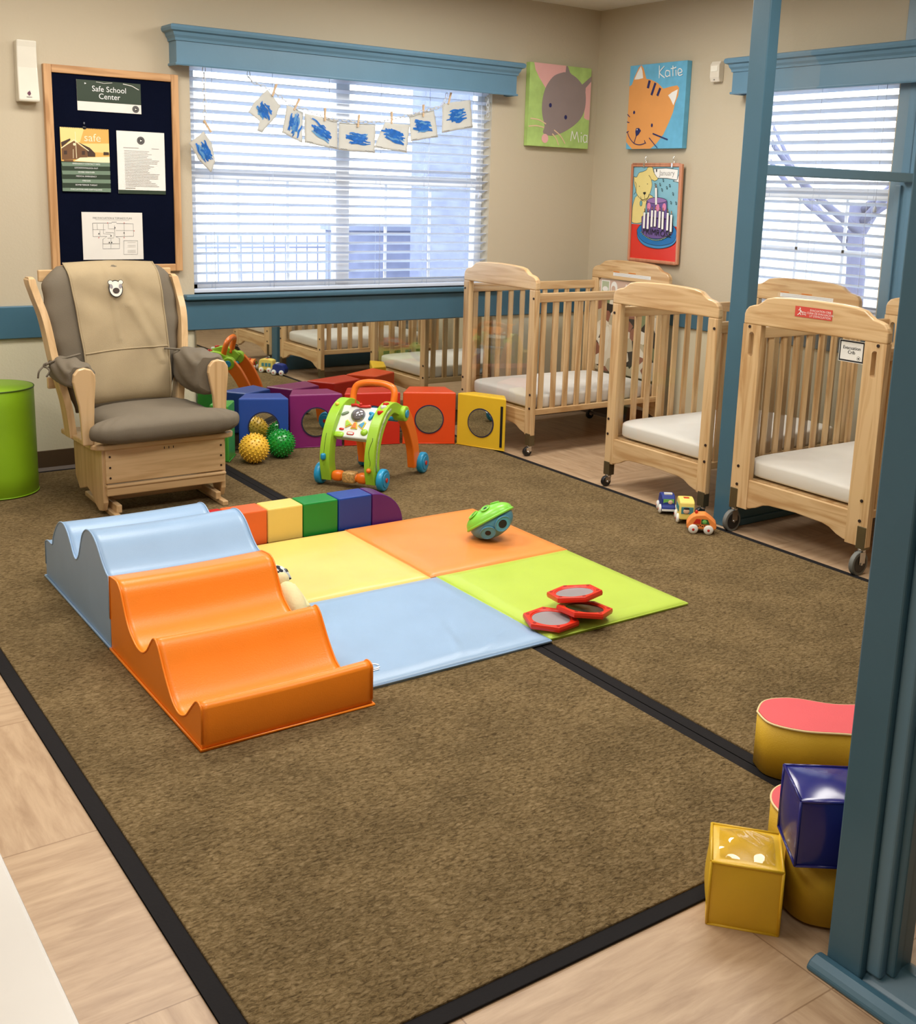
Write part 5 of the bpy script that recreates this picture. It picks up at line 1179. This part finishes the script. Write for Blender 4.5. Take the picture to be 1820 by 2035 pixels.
# lower shell deep keel, upper shell shallow, overhanging lip
def shell(u, v, up):
    a = u*2*PI; ph = v*PI/2; r0 = math.cos(ph); x = .098*r0*math.copysign(abs(math.cos(a))**.9, math.cos(a)); y = .076*r0*math.copysign(abs(math.sin(a))**.85, math.sin(a))
    if up: z = .050*math.sin(ph)**.9+.006; x *= 1.04; y *= 1.04
    else: z = -.070*math.sin(ph)**.85-.002; x *= .95; y *= .94
    return cc+T1 @ Vector((x, y, z))
LGT = mat('toy_leaf_green', (136, 216, 74), .3, spec=.55); LBT = mat('toy_slate_blue', (78, 140, 168), .32, spec=.55)
MB().grid(lambda u, v: shell(u, v, True), 48, 14).build('green_shell', LGT, sg); MB().grid(lambda u, v: shell(u, v, False), 48, 14).build('blue_shell', LBT, sg)
MB().tube([cc+T1 @ Vector((.101*math.copysign(abs(math.cos(t))**.9, math.cos(t)), .078*math.copysign(abs(math.sin(t))**.85, math.sin(t)), .002)) for t in [k*PI/24 for k in range(48)]], .0055, 8, closed=True).build('green_lip', LGT, sg)
def dish(name, d, off, r_, hr, up):
    d = Vector(d).normalized(); q = MB()
    # find the shell point in that direction
    bi, bj = max(((i/48, j/20) for i in range(48) for j in range(1, 18)), key=lambda q_: (shell(*q_, up)-cc).normalized().dot(T1 @ d)); best = shell(bi, bj, up)
    n_ = (shell(bi+.02, bj, up)-shell(bi-.02, bj, up)).cross(shell(bi, bj+.04, up)-shell(bi, bj-.04, up)).normalized()
    if n_.dot(best-cc) < 0: n_ = -n_
    t1 = n_.orthogonal().normalized(); t2 = n_.cross(t1); b0 = best+n_*.002
    q.tube([b0+t1*math.cos(t)*r_+t2*math.sin(t)*r_*.85 for t in [k*PI/12 for k in range(24)]], .003, 6, closed=True)
    o = q.build(name, LGT if up else LBT, sg)
    k = MB(); k.cyl(b0-n_*.004, b0+n_*.0006, r_*.93, n=24); k.build('dish', mat('toy_dish_green', (112, 190, 70), .35) if up else mat('toy_dish_blue', (74, 156, 200), .32), o)
    k = MB(); k.cyl(b0-n_*.002, b0+n_*.0012, hr, n=6 if up else 20); k.build('shape_hole', mat('toy_hole_dark', (8, 22, 34), .6), o)
dish('round_port', (.55, -.75, -.52), 0, .034, .018, False); dish('star_port', (-.35, -.8, -.62), 0, .032, .012, False); dish('green_port', (-.62, -.35, .62), 0, .024, .006, True); dish('green_port', (.2, -.7, .68), 0, .020, .008, True); dish('green_port', (.65, .1, .75), 0, .020, .008, True)

# ================================================================ HEXAGON FRAMES
HR = mat('toy_scarlet_plastic', (222, 48, 26), .3, spec=.55); GR_ = mat('hexagon_grey_lens', (150, 146, 150), .3, spec=.4); DK_ = mat('hexagon_dark_lens', (36, 30, 40), .15, spec=.7)
def hexf(label, loc, rz, rx, ry, lens):
    r = thing('hexagon_frame', label, 'toy', loc, rz, 'red hexagon discovery frames'); r.rotation_euler = (rx, ry, rz)
    R0, R1, h = .094, .063, .018; n = 48; vs = []
    def hx(t, R): 
        k = math.cos(PI/6)/math.cos((t % (PI/3))-PI/6); return (R*k*math.cos(t), R*k*math.sin(t))
    for (R, z, f) in ((R0, 0, 1), (R0+.002, h*.5, 1), (R0, h, 1), (R1+.006, h, 0), (R1+.003, h-.004, 0), (R1, h-.004, 0), (R1, 0, 0)):
        for i in range(n):
            t = 2*PI*i/n; vs.append((*(hx(t, R) if f else (R*math.cos(t), R*math.sin(t))), z))
    q = MB(); q.add(vs, [(a*n+i, a*n+(i+1) % n, ((a+1) % 7)*n+(i+1) % n, ((a+1) % 7)*n+i) for a in range(7) for i in range(n)]); fr = q.build('frame', HR, r, bev=.0015)
    for k in range(6): t = k*PI/3; q = MB(); q.cyl((.079*math.cos(t), .079*math.sin(t), h-.001), (.079*math.cos(t), .079*math.sin(t), h+.0012), .006, n=12); q.build('rivet', mat('toy_dark_scarlet', (160, 30, 22), .35), fr)
    q = MB(); q.cyl((0, 0, .006), (0, 0, h-.006), R1+.001, n=40); q.build('lens', lens, r); return r
hexf('red hexagon frame with a pale lens, lowest and leftmost of the stack', (2.198, 2.655, .034), .15, 0, 0, GR_)
hexf('red hexagon frame with a dark lens, middle of the leaning stack', (2.318, 2.628, .0545), .5, .0, .12, DK_)
hexf('red hexagon frame with a grey lens, topmost of the leaning stack', (2.335, 2.700, .083), .25, -.16, .0, GR_)

# ================================================================ PLUSH DOLL
dl = thing('plush_doll', 'small cream cloth doll with a black and white cap leaning on the orange climber', 'doll', (1.472, 3.095, .034))
DB = mat('cream_plush', (226, 214, 166), .9, bump=.6, bscale=120, var=.06)
q = MB(); Rm = Matrix.Rotation(.52, 3, 'X'); q.superbox((.004, -.005, .066), (.038, .080, .044), .9, 24, M_=Rm); q.build('body', DB, dl)
q = MB(); q.ball((-.002, .075, .116), (.032, .030, .030), 20); q.build('head', DB, dl)
m, n, l, p = nodes_mat('speckled_cap_print'); tc = n.new('ShaderNodeTexCoord'); v = n.new('ShaderNodeTexVoronoi'); v.inputs['Scale'].default_value = 95; cr = n.new('ShaderNodeValToRGB'); cr.color_ramp.interpolation = 'CONSTANT'; cr.color_ramp.elements[0].color = (.02, .025, .04, 1); cr.color_ramp.elements[1].color = (.7, .75, .75, 1); cr.color_ramp.elements[1].position = .5
sx = n.new('ShaderNodeSeparateColor'); l.new(tc.outputs['Object'], v.inputs['Vector']); l.new(v.outputs['Color'], sx.inputs[0]); l.new(sx.outputs[0], cr.inputs[0]); l.new(cr.outputs[0], p.inputs['Base Color']); p.inputs['Roughness'].default_value = .9
q = MB(); q.ball((-.004, .096, .130), (.036, .032, .030), 20); q.tube([(-.030, .085, .12), (-.01, .115, .155), (.028, .095, .135), (.038, .08, .11)], [.008, .012, .010, .006], 8); q.build('cap', m, dl)
for s_ in (-1, 1):
    q = MB(); q.tube(bspl([(s_*.028+.004, .05, .10), (s_*.040+.004, .01, .07), (s_*.042+.008, -.03, .045)], 4), .010, 8); q.build('arm', DB, dl)
    q = MB(); q.tube(bspl([(s_*.018+.010, -.055, .035), (s_*.02+.016, -.09, .022), (s_*.022+.022, -.12, .012)], 4), .012, 8); q.build('leg', DB, dl)

# ================================================================ NEAR COUNTER
r = thing('changing_counter', 'white counter with a pale edge in the lower left foreground', 'counter', (-.30, .35, 0))
MB().box((-.40, -.95, .822), (.469, 1.25, .85)).build('worktop', mat('white_laminate', (236, 232, 224), .3), r, bev=.004)
MB().box((-.38, -.92, 0), (.40, 1.2, .822)).build('cabinet', mat('counter_cabinet_beige', (206, 190, 160), .5), r)
